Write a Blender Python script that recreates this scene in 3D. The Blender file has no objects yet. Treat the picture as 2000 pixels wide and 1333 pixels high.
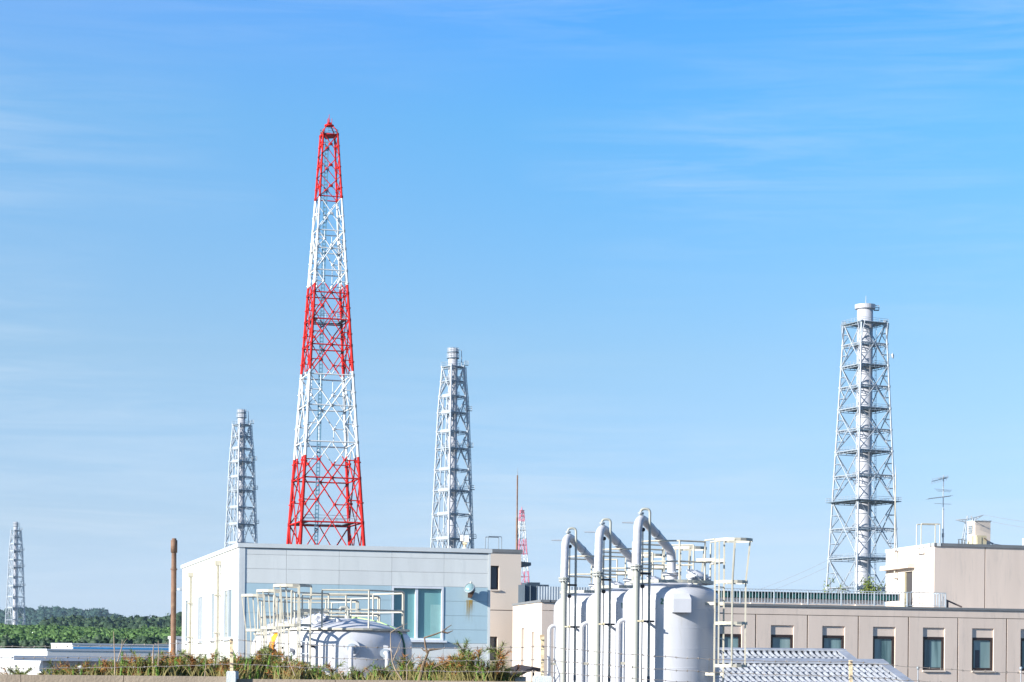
import bpy, math, random
import numpy as np
from mathutils import Vector, Matrix
R = math.radians
rnd = random.Random(7)
nrs = np.random.RandomState(11)
SC = bpy.context.scene

# ---------------------------------------------------------------- camera, sky, sun, exposure
F = 4200.0; CX = 1000.0; CY = 1312.0; EYE = 1.7; ROLL = 0.009
cam_d = bpy.data.cameras.new('camera'); cam = bpy.data.objects.new('camera', cam_d)
SC.collection.objects.link(cam)
cam_d.sensor_width = 36.0; cam_d.lens = F / 2000 * 36; cam_d.shift_y = (CY - 666.5) / 2000
cam_d.clip_start = 0.5; cam_d.clip_end = 30000
_c, _s = math.cos(ROLL), math.sin(ROLL)
cam.matrix_world = Matrix(((_c, -_s, 0, 0), (0, 0, -1, 0), (_s, _c, 0, EYE), (0, 0, 0, 1)))
SC.camera = cam

SUN_AZ = R(180 + 58.5)      # compass style: 0 = +Y, 90 = +X
SUN_EL = R(20)
sun_vec = Vector((math.sin(SUN_AZ) * math.cos(SUN_EL), math.cos(SUN_AZ) * math.cos(SUN_EL), math.sin(SUN_EL)))
world = bpy.data.worlds.new('World'); SC.world = world; world.use_nodes = True
SKY_TINT = [(0.0, (.80, 1.02, 1.95)), (0.067, (.87, .97, 1.36)), (0.144, (.90, 1.11, 1.33)), (0.247, (.63, 1.29, 1.68)), (0.30, (.51, 1.28, 2.0)), (0.55, (.38, .95, 1.5)), (1.0, (.28, .65, 1.05))]
def build_world():
    nt = world.node_tree; nt.nodes.clear()
    N = nt.nodes.new; L = nt.links.new
    out = N('ShaderNodeOutputWorld'); bg = N('ShaderNodeBackground')
    sky = N('ShaderNodeTexSky'); sky.sky_type = 'NISHITA'; sky.sun_disc = False
    sky.sun_elevation = SUN_EL; sky.sun_rotation = SUN_AZ
    sky.air_density = 1.0; sky.dust_density = 0.3; sky.ozone_density = 2.0; sky.altitude = 0
    bg.inputs['Strength'].default_value = 0.06
    gain = N('ShaderNodeMix'); gain.data_type = 'RGBA'; gain.blend_type = 'MULTIPLY'; gain.inputs['Factor'].default_value = 1
    tc = N('ShaderNodeTexCoord')
    # clear maritime air: deeper blue overhead, pale blue instead of yellow near the horizon
    sx = N('ShaderNodeSeparateXYZ'); L(tc.outputs['Generated'], sx.inputs[0])
    cr = N('ShaderNodeValToRGB'); L(sx.outputs['Z'], cr.inputs[0]); els = cr.color_ramp.elements
    for i, (p, c) in enumerate(SKY_TINT):
        e = els[i] if i < 2 else els.new(p)
        e.position = p; e.color = c + (1,)
    L(cr.outputs['Color'], gain.inputs['B']); L(sky.outputs['Color'], gain.inputs['A'])
    # thin streaks of high cloud, stretched along the horizon
    mp = N('ShaderNodeMapping'); mp.inputs['Rotation'].default_value = (0, R(-3), 0); mp.inputs['Scale'].default_value = (6.5, 6.5, 85.0)
    L(tc.outputs['Generated'], mp.inputs['Vector'])
    n1 = N('ShaderNodeTexNoise'); n1.inputs['Scale'].default_value = 1.0; n1.inputs['Detail'].default_value = 7; n1.inputs['Roughness'].default_value = 0.64
    n1.inputs['Distortion'].default_value = 0.5
    L(mp.outputs['Vector'], n1.inputs['Vector'])
    mp2 = N('ShaderNodeMapping'); mp2.inputs['Scale'].default_value = (3.2, 3.2, 9.0); mp2.inputs['Location'].default_value = (14.5, 0.4, 0.9); mp.inputs['Location'].default_value = (10.15, 0, 2.7)
    L(tc.outputs['Generated'], mp2.inputs['Vector'])
    n2 = N('ShaderNodeTexNoise'); n2.inputs['Scale'].default_value = 1.0; n2.inputs['Detail'].default_value = 2
    L(mp2.outputs['Vector'], n2.inputs['Vector'])
    r1 = N('ShaderNodeMapRange'); r1.inputs[1].default_value = 0.42; r1.inputs[2].default_value = 0.85
    r2 = N('ShaderNodeMapRange'); r2.inputs[1].default_value = 0.38; r2.inputs[2].default_value = 0.68
    L(n1.outputs['Fac'], r1.inputs[0]); L(n2.outputs['Fac'], r2.inputs[0])
    mm = N('ShaderNodeMath'); mm.operation = 'MULTIPLY'; L(r1.outputs[0], mm.inputs[0]); L(r2.outputs[0], mm.inputs[1])
    m2 = N('ShaderNodeMath'); m2.operation = 'MULTIPLY'; m2.inputs[1].default_value = 0.65; L(mm.outputs[0], m2.inputs[0])
    # thin even veil thickening towards the sunward left
    vr = N('ShaderNodeMapRange'); vr.inputs[1].default_value = 0.03; vr.inputs[2].default_value = -0.25; vr.inputs[3].default_value = 0.0; vr.inputs[4].default_value = 0.13
    L(sx.outputs['X'], vr.inputs[0]); ad = N('ShaderNodeMath'); ad.operation = 'ADD'; ad.use_clamp = True
    L(m2.outputs[0], ad.inputs[0]); L(vr.outputs[0], ad.inputs[1]); m2 = ad
    cl = N('ShaderNodeMix'); cl.data_type = 'RGBA'
    cl.inputs['B'].default_value = (6.0, 7.0, 8.0, 1)
    L(m2.outputs[0], cl.inputs['Factor']); L(gain.outputs['Result'], cl.inputs['A'])
    L(cl.outputs['Result'], bg.inputs['Color']); L(bg.outputs[0], out.inputs['Surface'])
build_world()
sl = bpy.data.lights.new('sun', 'SUN'); sl.energy = 5.0; sl.angle = R(0.5); sl.color = (1.0, 0.95, 0.86)
so = bpy.data.objects.new('sun', sl); SC.collection.objects.link(so)
so.rotation_euler = sun_vec.to_track_quat('Z', 'Y').to_euler(); so.location = (-40, -20, 60)
SC.view_settings.view_transform = 'Standard'; SC.view_settings.look = 'None'
SC.view_settings.exposure = 1.08; SC.view_settings.gamma = 1.0
SC.view_settings.use_curve_mapping = False

# ---------------------------------------------------------------- photo-measuring helpers
def ray(px, py):
    u = (px - CX) / F; v = (CY - py) / F
    return (u * _c - v * _s, u * _s + v * _c)
def at(px, py, D):
    a, b = ray(px, py); return Vector((a * D, D, EYE + b * D))
def ZP(px, py, D): return at(px, py, D).z

class Frame:
    """a building's own axes: local x along the facade, local y away from the viewer"""
    def __init__(s, px, D, ang, py=1312):
        p = at(px, py, D); s.o = Vector((p.x, p.y, 0)); s.a = ang
        s.ex = Vector((math.cos(ang), math.sin(ang), 0)); s.ey = Vector((-math.sin(ang), math.cos(ang), 0))
    def front(s, px, py, c=0.0):      # on the plane local y = c: returns local x, z
        a, b = ray(px, py); n = s.ey
        D = (c + s.o.dot(n)) / (a * n.x + n.y)
        P = Vector((a * D, D, EYE + b * D)); return (P - s.o).dot(s.ex), P.z
    def side(s, px, py, c=0.0, n=None, e=None):
        n = n or s.ex; e = e or s.ey
        a, b = ray(px, py)
        D = (c + s.o.dot(n)) / (a * n.x + n.y)
        P = Vector((a * D, D, EYE + b * D)); return (P - s.o).dot(e), P.z

# ---------------------------------------------------------------- mesh builder
class MB:
    def __init__(s): s.v = []; s.f = []; s.m = []; s.sm = []
    def add(s, vs, fs, mi=0, smooth=False):
        o = len(s.v); s.v += [tuple(v) for v in vs]
        for f in fs: s.f.append(tuple(i + o for i in f)); s.m.append(mi); s.sm.append(smooth)
        return s
    def box(s, x0, x1, y0, y1, z0, z1, mi=0):
        if x0 > x1: x0, x1 = x1, x0
        if y0 > y1: y0, y1 = y1, y0
        if z0 > z1: z0, z1 = z1, z0
        vs = [(x, y, z) for z in (z0, z1) for y in (y0, y1) for x in (x0, x1)]
        return s.add(vs, [(0, 2, 3, 1), (4, 5, 7, 6), (0, 1, 5, 4), (2, 6, 7, 3), (0, 4, 6, 2), (1, 3, 7, 5)], mi)
    def prism(s, pts, z0, z1, mi=0):      # ccw outline
        n = len(pts)
        vs = [(p[0], p[1], z0) for p in pts] + [(p[0], p[1], z1) for p in pts]
        return s.add(vs, [tuple(range(n - 1, -1, -1)), tuple(range(n, 2 * n))] + [(i, (i + 1) % n, (i + 1) % n + n, i + n) for i in range(n)], mi)
    def cyl(s, p, q, r, n=8, mi=0, r2=None, caps=True, smooth=True):
        p = Vector(p); q = Vector(q); d = q - p
        if d.length < 1e-6: return s
        r2 = r if r2 is None else r2
        t = d.normalized(); a = t.orthogonal().normalized() if abs(t.z) < 0.99 else Vector((1, 0, 0)); a = (a - t * a.dot(t)).normalized(); b = t.cross(a)
        vs = []
        for P, rr in ((p, r), (q, r2)):
            for k in range(n):
                w = 2 * math.pi * k / n; vs.append(P + a * rr * math.cos(w) + b * rr * math.sin(w))
        s.add(vs, [(k, (k + 1) % n, (k + 1) % n + n, k + n) for k in range(n)], mi, smooth and n > 5)
        if caps: s.add(vs, [tuple(range(n - 1, -1, -1)), tuple(range(n, 2 * n))], mi)
        return s
    def bar(s, p, q, w, h=None, mi=0):    # square bar
        h = h or w
        p = Vector(p); q = Vector(q); t = (q - p)
        if t.length < 1e-6: return s
        t.normalize(); up = Vector((0, 0, 1)) if abs(t.z) < 0.95 else Vector((0, 1, 0))
        a = t.cross(up).normalized() * w / 2; b = a.cross(t).normalized() * h / 2
        vs = [P + i * a + j * b for P in (p, q) for i, j in ((-1, -1), (1, -1), (1, 1), (-1, 1))]
        return s.add(vs, [(3, 2, 1, 0), (4, 5, 6, 7), (0, 1, 5, 4), (1, 2, 6, 5), (2, 3, 7, 6), (3, 0, 4, 7)], mi)
    def tube(s, pts, r, n=10, mi=0, radii=None, closed=False):
        pts = [Vector(p) for p in pts]; m = len(pts); rings = []
        a = None
        for i in range(m):
            if closed: t = pts[(i + 1) % m] - pts[i - 1]
            else: t = pts[min(i + 1, m - 1)] - pts[max(i - 1, 0)]
            t.normalize()
            if a is None:
                a = t.orthogonal() if abs(t.z) < 0.99 else Vector((1, 0, 0))
            a = (a - t * a.dot(t))
            if a.length < 1e-5: a = t.orthogonal()
            a.normalize(); b = t.cross(a); rr = radii[i] if radii else r
            rings.append([pts[i] + a * rr * math.cos(2 * math.pi * k / n) + b * rr * math.sin(2 * math.pi * k / n) for k in range(n)])
        vs = [v for rg in rings for v in rg]; fs = []
        for i in range(m if closed else m - 1):
            j = (i + 1) % m
            fs += [(i * n + k, i * n + (k + 1) % n, j * n + (k + 1) % n, j * n + k) for k in range(n)]
        s.add(vs, fs, mi, True)
        if not closed: s.add(rings[0], [tuple(range(n - 1, -1, -1))], mi); s.add(rings[-1], [tuple(range(n))], mi)
        return s
    def lathe(s, prof, c=(0, 0, 0), n=32, mi=0, smooth=True):
        vs = []; fs = []
        for (r, z) in prof:
            for k in range(n):
                w = 2 * math.pi * k / n; vs.append((c[0] + r * math.cos(w), c[1] + r * math.sin(w), c[2] + z))
        for i in range(len(prof) - 1):
            fs += [(i * n + k, i * n + (k + 1) % n, (i + 1) * n + (k + 1) % n, (i + 1) * n + k) for k in range(n)]
        return s.add(vs, fs, mi, smooth)
    def obj(s, name, mats, parent=None, loc=None):
        me = bpy.data.meshes.new(name); me.from_pydata(s.v, [], s.f)
        if not isinstance(mats, (list, tuple)): mats = [mats]
        for m in mats: me.materials.append(m)
        me.polygons.foreach_set('material_index', s.m); me.polygons.foreach_set('use_smooth', s.sm)
        me.update()
        o = bpy.data.objects.new(name, me); SC.collection.objects.link(o)
        if parent: o.parent = parent
        if loc is not None: o.location = loc
        return o

def fillet(pts, r, n=6):
    pts = [Vector(p) for p in pts]; out = [pts[0]]
    for i in range(1, len(pts) - 1):
        a, b, c = pts[i - 1], pts[i], pts[i + 1]
        rr = min(r, (a - b).length * 0.49, (c - b).length * 0.49)
        p = b + (a - b).normalized() * rr; q = b + (c - b).normalized() * rr
        for k in range(n + 1):
            t = k / n; out.append(p * (1 - t) ** 2 + b * 2 * t * (1 - t) + q * t * t)
    out.append(pts[-1]); return out

def thing(name, label, cat, loc=(0, 0, 0), rz=0.0, group=None):
    o = bpy.data.objects.new(name, None); SC.collection.objects.link(o)
    o.location = loc; o.rotation_euler = (0, 0, rz); o.empty_display_size = 0.3
    return tag(o, label, cat, group)
def tag(o, label, cat, group=None):
    o['label'] = label; o['category'] = cat
    if group: o['group'] = group
    return o
def struct(o): o['kind'] = 'structure'; return o
def stuff(o): o['kind'] = 'stuff'; return o
def copy_tree(o, parent=None, kids=None):
    if kids is None:
        kids = {}
        for x in SC.collection.objects:
            if x.parent: kids.setdefault(x.parent.name, []).append(x)
    c = o.copy(); SC.collection.objects.link(c)
    if parent: c.parent = parent
    for ch in kids.get(o.name, []): copy_tree(ch, c, kids)
    return c

# ---------------------------------------------------------------- materials
MATS = {}
def mat(name, col, rough=0.55, metal=0.0, var=0.12, scale=1.5, streak=False, stain=None, stain_amt=0.0, bump=0.0, bscale=40.0, spec=0.5, coat=0.0):
    if name in MATS: return MATS[name]
    m = bpy.data.materials.new(name); m.use_nodes = True; MATS[name] = m
    nt = m.node_tree; N = nt.nodes.new; L = nt.links.new; b = nt.nodes['Principled BSDF']
    b.inputs['Roughness'].default_value = rough; b.inputs['Metallic'].default_value = metal
    b.inputs['Specular IOR Level'].default_value = spec
    tc = N('ShaderNodeTexCoord'); mp = N('ShaderNodeMapping'); L(tc.outputs['Object'], mp.inputs['Vector'])
    mp.inputs['Scale'].default_value = (scale * 3, scale * 3, scale * 0.25) if streak else (scale, scale, scale)
    n = N('ShaderNodeTexNoise'); n.inputs['Scale'].default_value = 1; n.inputs['Detail'].default_value = 6; n.inputs['Roughness'].default_value = 0.6
    L(mp.outputs[0], n.inputs['Vector'])
    cr = N('ShaderNodeMapRange'); cr.inputs[1].default_value = 0.3; cr.inputs[2].default_value = 0.7
    L(n.outputs['Fac'], cr.inputs[0])
    mx = N('ShaderNodeMix'); mx.data_type = 'RGBA'
    mx.inputs['A'].default_value = tuple(c * (1 - var) for c in col) + (1,); mx.inputs['B'].default_value = tuple(min(1, c * (1 + var)) for c in col) + (1,)
    L(cr.outputs[0], mx.inputs['Factor']); last = mx.outputs['Result']
    if stain:
        n3 = N('ShaderNodeTexNoise'); n3.inputs['Scale'].default_value = scale * 2.3; n3.inputs['Detail'].default_value = 8; n3.inputs['Roughness'].default_value = 0.7
        L(tc.outputs['Object'], n3.inputs['Vector'])
        if streak:
            n3.inputs['Scale'].default_value = 1.0; mp3 = N('ShaderNodeMapping'); mp3.inputs['Scale'].default_value = (scale * 7, scale * 7, scale * 0.9); L(tc.outputs['Object'], mp3.inputs[0]); L(mp3.outputs[0], n3.inputs['Vector'])
        r3 = N('ShaderNodeMapRange'); r3.inputs[1].default_value = 0.62 - stain_amt * 0.25; r3.inputs[2].default_value = 0.75
        L(n3.outputs['Fac'], r3.inputs[0])
        m3 = N('ShaderNodeMix'); m3.data_type = 'RGBA'; m3.inputs['B'].default_value = tuple(stain) + (1,)
        L(r3.outputs[0], m3.inputs['Factor']); L(last, m3.inputs['A']); last = m3.outputs['Result']
    L(last, b.inputs['Base Color'])
    if bump:
        nb = N('ShaderNodeTexNoise'); nb.inputs['Scale'].default_value = bscale; nb.inputs['Detail'].default_value = 4
        L(tc.outputs['Object'], nb.inputs['Vector'])
        bp = N('ShaderNodeBump'); bp.inputs['Strength'].default_value = bump; bp.inputs['Distance'].default_value = 0.02
        L(nb.outputs['Fac'], bp.inputs['Height']); L(bp.outputs[0], b.inputs['Normal'])
    if coat: b.inputs['Coat Weight'].default_value = coat
    return m

M_wall = mat('pale_cladding', (0.61, 0.64, 0.64), 0.5, var=0.05, scale=0.5, streak=True, stain=(0.53, 0.565, 0.57), stain_amt=0.35, bump=0.03, bscale=30)
M_wall2 = mat('pale_cladding_second', (0.585, 0.615, 0.62), 0.5, var=0.05, scale=0.6, streak=True, stain=(0.51, 0.54, 0.54), stain_amt=0.3)
M_blue = mat('blue_cladding', (0.37, 0.51, 0.58), 0.5, var=0.06, scale=0.5, streak=True, stain=(0.33, 0.46, 0.51), stain_amt=0.3)
M_side = mat('cream_cladding', (0.62, 0.625, 0.58), 0.5, var=0.02, scale=0.4, streak=True)
M_seam = mat('dark_joint', (0.36, 0.41, 0.44), 0.8)
M_trim = mat('roof_trim', (0.54, 0.58, 0.60), 0.45, var=0.05)
M_beige = mat('beige_wall', (0.64, 0.535, 0.46), 0.85, var=0.05, scale=0.5, streak=True, stain=(0.50, 0.43, 0.38), stain_amt=0.35, bump=0.12, bscale=60)
M_cream = mat('cream_wall', (0.64, 0.55, 0.47), 0.85, var=0.03, scale=0.4, bump=0.1, bscale=60)
M_coping = mat('grey_coping', (0.16, 0.17, 0.18), 0.6, var=0.1)
M_groove = mat('brown_joint', (0.15, 0.11, 0.10), 0.8)
M_wframe = mat('dark_window_frame', (0.035, 0.022, 0.02), 0.4)
M_lframe = mat('pale_window_frame', (0.62, 0.66, 0.72), 0.4)
M_galv = mat('galvanised_steel', (0.33, 0.37, 0.42), 0.5, 0.2, var=0.1, scale=0.8)
M_galvd = mat('weathered_steel', (0.33, 0.38, 0.43), 0.5, 0.3, var=0.15, scale=0.8)
M_flue = mat('flue_paint', (0.42, 0.43, 0.47), 0.5, 0.0, var=0.05, scale=0.15)
M_red = mat('tower_red', (0.50, 0.012, 0.008), 0.6, var=0.22, scale=0.25, spec=0.12)
M_white = mat('tower_white', (0.62, 0.64, 0.65), 0.5, var=0.04, scale=0.3)
M_hazed_red = mat('far_tower_hazed_red', (0.55, 0.15, 0.22), 0.6)  # tower red with the haze of distance mixed into the colour
M_lad = mat('blue_steel_ladder', (0.07, 0.17, 0.26), 0.6)
M_grate = mat('grating', (0.12, 0.17, 0.22), 0.7)
M_tank = mat('tank_paint', (0.49, 0.50, 0.54), 0.38, var=0.06, scale=0.9, streak=True, stain=(0.42, 0.41, 0.39), stain_amt=0.3, bump=0.06, bscale=5)
M_pipe = mat('pipe_lagging', (0.46, 0.47, 0.51), 0.4, var=0.05, scale=3, bump=0.45, bscale=9)
M_pipeg = mat('grey_pipe', (0.33, 0.34, 0.31), 0.4, var=0.06, scale=2)
M_cage = mat('cream_steel', (0.47, 0.445, 0.37), 0.5, var=0.1, scale=3, stain=(0.30, 0.16, 0.08), stain_amt=0.12)
M_black = mat('black_clamp', (0.03, 0.028, 0.03), 0.5)
M_rust = mat('rusty_pipe', (0.17, 0.095, 0.06), 0.75, var=0.4, scale=1.6, stain=(0.26, 0.18, 0.12), stain_amt=0.4, bump=0.3)
M_orange = mat('orange_paint', (0.82, 0.30, 0.02), 0.5, var=0.15, scale=2)
M_valve = mat('red_brown_valve', (0.28, 0.05, 0.03), 0.6)
M_hose = mat('green_hose', (0.38, 0.62, 0.22), 0.5)
M_hosed = mat('dark_green_hose', (0.03, 0.12, 0.08), 0.5)
M_conc = mat('concrete', (0.25, 0.205, 0.16), 0.9, var=0.14, scale=1.2, streak=True, stain=(0.20, 0.16, 0.13), stain_amt=0.3, bump=0.4, bscale=30)
M_concb = mat('pale_concrete_block', (0.50, 0.54, 0.55), 0.9, var=0.12, scale=6, stain=(0.25, 0.27, 0.27), stain_amt=0.3, bump=0.3, bscale=60)
M_postm = mat('fence_post_paint', (0.62, 0.53, 0.36), 0.7, var=0.2, scale=8, stain=(0.22, 0.09, 0.04), stain_amt=0.6)
M_wire = mat('fence_wire', (0.32, 0.29, 0.27), 0.6, 0.5)
M_rail = mat('blue_grey_rail', (0.44, 0.49, 0.53), 0.45, 0.1)
M_green = mat('green_roof_edge', (0.012, 0.085, 0.08), 0.6)
M_dark = mat('dark_equipment_and_gap_shade', (0.045, 0.07, 0.10), 0.5)
M_roofgrey = mat('flat_roof', (0.30, 0.30, 0.30), 0.9, scale=0.3)
M_door = mat('brown_grey_door', (0.055, 0.05, 0.05), 0.5)
M_fold = mat('folded_roof_steel', (0.36, 0.38, 0.42), 0.42, 0.3, var=0.25, scale=2.0)
M_bluestripe = mat('blue_stripe', (0.05, 0.33, 0.70), 0.5)
M_farwhite = mat('far_white_wall', (0.60, 0.61, 0.62), 0.6, var=0.02, scale=0.1)
M_fargrey = mat('far_grey_roof', (0.42, 0.47, 0.55), 0.6, var=0.05, scale=0.1)
M_lamp = mat('lamp_glass_blue', (0.22, 0.34, 0.37), 0.15, 0.2)
M_alu = mat('antenna_alloy', (0.22, 0.26, 0.30), 0.4, 0.4)
M_box = mat('yellow_cream_box', (0.55, 0.49, 0.33), 0.6)
M_bark = mat('pine_bark', (0.16, 0.11, 0.075), 0.9, var=0.3, scale=14, bump=0.5, bscale=50)
M_twig = mat('bare_twig', (0.34, 0.26, 0.19), 0.85, var=0.25, scale=10)
M_tar = mat('black_tar_roof', (0.025, 0.02, 0.025), 0.85, var=0.3, scale=4, bump=0.6, bscale=8)

def glass_mat(name, c1, c2, vs=2.0):
    m = bpy.data.materials.new(name); m.use_nodes = True
    nt = m.node_tree; N = nt.nodes.new; L = nt.links.new; b = nt.nodes['Principled BSDF']
    tc = N('ShaderNodeTexCoord'); mp = N('ShaderNodeMapping'); mp.inputs['Scale'].default_value = (vs, vs, vs * 0.12)
    L(tc.outputs['Object'], mp.inputs[0]); n = N('ShaderNodeTexNoise'); n.inputs['Scale'].default_value = 1.5; n.inputs['Detail'].default_value = 2
    L(mp.outputs[0], n.inputs['Vector']); cr = N('ShaderNodeMapRange'); cr.inputs[1].default_value = 0.35; cr.inputs[2].default_value = 0.65
    L(n.outputs['Fac'], cr.inputs[0]); mx = N('ShaderNodeMix'); mx.data_type = 'RGBA'
    mx.inputs['A'].default_value = c1 + (1,); mx.inputs['B'].default_value = c2 + (1,)
    L(cr.outputs[0], mx.inputs['Factor']); L(mx.outputs['Result'], b.inputs['Base Color'])
    b.inputs['Roughness'].default_value = 0.08; b.inputs['Specular IOR Level'].default_value = 0.5
    return m
M_teal = glass_mat('teal_glass', (0.13, 0.30, 0.33), (0.17, 0.36, 0.37), 1.2)
M_curt = glass_mat('glass_over_curtain', (0.06, 0.125, 0.14), (0.20, 0.31, 0.32), 2.0)
M_dglass = glass_mat('dark_glass', (0.02, 0.035, 0.06), (0.04, 0.06, 0.09), 1.0)
M_sglass = glass_mat('side_glass', (0.10, 0.14, 0.15), (0.20, 0.23, 0.23), 1.0)

M_curt2 = glass_mat('glass_over_pale_blind', (0.16, 0.25, 0.26), (0.30, 0.40, 0.40), 1.4)
def leaf_mat(name, c1, c2, scale=0.5, trans=0.15, rough=0.6):
    m = bpy.data.materials.new(name); m.use_nodes = True
    nt = m.node_tree; N = nt.nodes.new; L = nt.links.new; b = nt.nodes['Principled BSDF']
    g = N('ShaderNodeNewGeometry'); n = N('ShaderNodeTexNoise'); n.inputs['Scale'].default_value = scale; n.inputs['Detail'].default_value = 3
    L(g.outputs['Position'], n.inputs['Vector']); cr = N('ShaderNodeMapRange'); cr.inputs[1].default_value = 0.35; cr.inputs[2].default_value = 0.65
    L(n.outputs['Fac'], cr.inputs[0]); mx = N('ShaderNodeMix'); mx.data_type = 'RGBA'
    mx.inputs['A'].default_value = c1 + (1,); mx.inputs['B'].default_value = c2 + (1,)
    L(cr.outputs[0], mx.inputs['Factor']); L(mx.outputs['Result'], b.inputs['Base Color'])
    b.inputs['Roughness'].default_value = rough; b.inputs['Specular IOR Level'].default_value = 0.2
    if trans: b.inputs['Subsurface Weight'].default_value = 0
    return m
M_scrub = leaf_mat('scrub_leaves', (0.045, 0.095, 0.03), (0.10, 0.18, 0.055), 0.10)
M_ridge = leaf_mat('ridge_pine_leaves', (0.025, 0.048, 0.028), (0.045, 0.08, 0.04), 0.06)
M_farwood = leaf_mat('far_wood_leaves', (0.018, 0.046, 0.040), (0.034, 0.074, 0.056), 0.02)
M_shoot = leaf_mat('fresh_pine_shoot', (0.10, 0.19, 0.035), (0.16, 0.28, 0.05), 3.0)
M_needle = leaf_mat('pine_needles', (0.09, 0.14, 0.028), (0.20, 0.24, 0.055), 3.0)
M_deadn = leaf_mat('rusty_pine_needles', (0.33, 0.12, 0.03), (0.40, 0.20, 0.06), 2.5)
M_dry = leaf_mat('dry_grass_blades', (0.20, 0.17, 0.06), (0.30, 0.26, 0.11), 2.0)
M_ground = leaf_mat('grassy_ground', (0.05, 0.06, 0.025), (0.10, 0.09, 0.05), 0.2, rough=0.95)
M_yard = mat('yard_asphalt', (0.06, 0.06, 0.065), 0.9, var=0.15, scale=0.3)
M_soil = leaf_mat('bank_soil', (0.10, 0.08, 0.04), (0.14, 0.12, 0.05), 2.0, rough=0.95)

# ================================================================ ground, bank, hills
mb = MB(); mb.add([(-9000, -300, 0), (9000, -300, 0), (9000, 14000, 0), (-9000, 14000, 0)], [(0, 1, 2, 3)])
struct(mb.obj('ground', M_ground))
mb = MB(); mb.add([(-60, 29.6, .004), (70, 29.6, .004), (70, 190, .004), (-60, 190, .004)], [(0, 1, 2, 3)]); struct(mb.obj('yard_pavement', M_yard))
mb = MB(); mb.box(-9, 12, 24.35, 27.5, 0, 1.50); mb.box(-9, 12, 27.5, 29.5, 0, 1.0)
struct(mb.obj('planted_bank', M_soil))

def ico():
    t = (1 + 5 ** .5) / 2
    v = [Vector(p).normalized() for p in [(-1, t, 0), (1, t, 0), (-1, -t, 0), (1, -t, 0), (0, -1, t), (0, 1, t), (0, -1, -t), (0, 1, -t), (t, 0, -1), (t, 0, 1), (-t, 0, -1), (-t, 0, 1)]]
    f = [(0, 11, 5), (0, 5, 1), (0, 1, 7), (0, 7, 10), (0, 10, 11), (1, 5, 9), (5, 11, 4), (11, 10, 2), (10, 7, 6), (7, 1, 8), (3, 9, 4), (3, 4, 2), (3, 2, 6), (3, 6, 8), (3, 8, 9), (4, 9, 5), (2, 4, 11), (6, 2, 10), (8, 6, 7), (9, 8, 1)]
    c = {}; nf = []
    def mid(a, b):
        k = (min(a, b), max(a, b))
        if k not in c: v.append(((v[a] + v[b]) / 2).normalized()); c[k] = len(v) - 1
        return c[k]
    for a, b, d in f:
        ab, bd, da = mid(a, b), mid(b, d), mid(d, a); nf += [(a, ab, da), (b, bd, ab), (d, da, bd), (ab, bd, da)]
    return np.array([tuple(p) for p in v]), np.array(nf)
ICV, ICF = ico()
def fast_mesh(name, V, Fa, m, smooth=False):
    me = bpy.data.meshes.new(name); nv = len(V); nf = len(Fa); k = Fa.shape[1]
    me.vertices.add(nv); me.vertices.foreach_set('co', V.astype(np.float32).ravel())
    me.loops.add(nf * k); me.loops.foreach_set('vertex_index', Fa.astype(np.int32).ravel())
    me.polygons.add(nf); me.polygons.foreach_set('loop_start', (np.arange(nf) * k).astype(np.int32))
    me.update(calc_edges=True); me.materials.append(m)
    o = bpy.data.objects.new(name, me); SC.collection.objects.link(o); return o
def clumps(name, P, S, m, jit=0.28, label=None):
    """P centres (n,3), S sizes (n,3): uneven leafy crowns, each a ragged ball of leaf faces"""
    n = len(P); nv = len(ICV)
    sc = S[:, None, :] * (1 + jit * nrs.randn(n, nv, 1)); V = ICV[None] * sc + P[:, None, :]
    Fa = ICF[None] + (np.arange(n) * nv)[:, None, None]
    # loose leaf tufts stand off the crowns
    T = 14; d = nrs.randn(n, T, 3); d /= np.linalg.norm(d, axis=2, keepdims=True); d[:, :, 2] = np.abs(d[:, :, 2])
    c = P[:, None, :] + d * S[:, None, :] * 1.12; w = S.mean(1)[:, None, None] * 0.26
    tv = np.stack([c + nrs.randn(n, T, 3) * w for _ in range(3)], 2).reshape(-1, 3)
    V2 = np.concatenate([V.reshape(-1, 3), tv]); F2 = np.concatenate([Fa.reshape(-1, 3), np.arange(len(tv)).reshape(-1, 3) + n * nv])
    return fast_mesh(name, V2, F2, m)
def interp(tab, x): return float(np.interp(x, [t[0] for t in tab], [t[1] for t in tab]))

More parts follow.
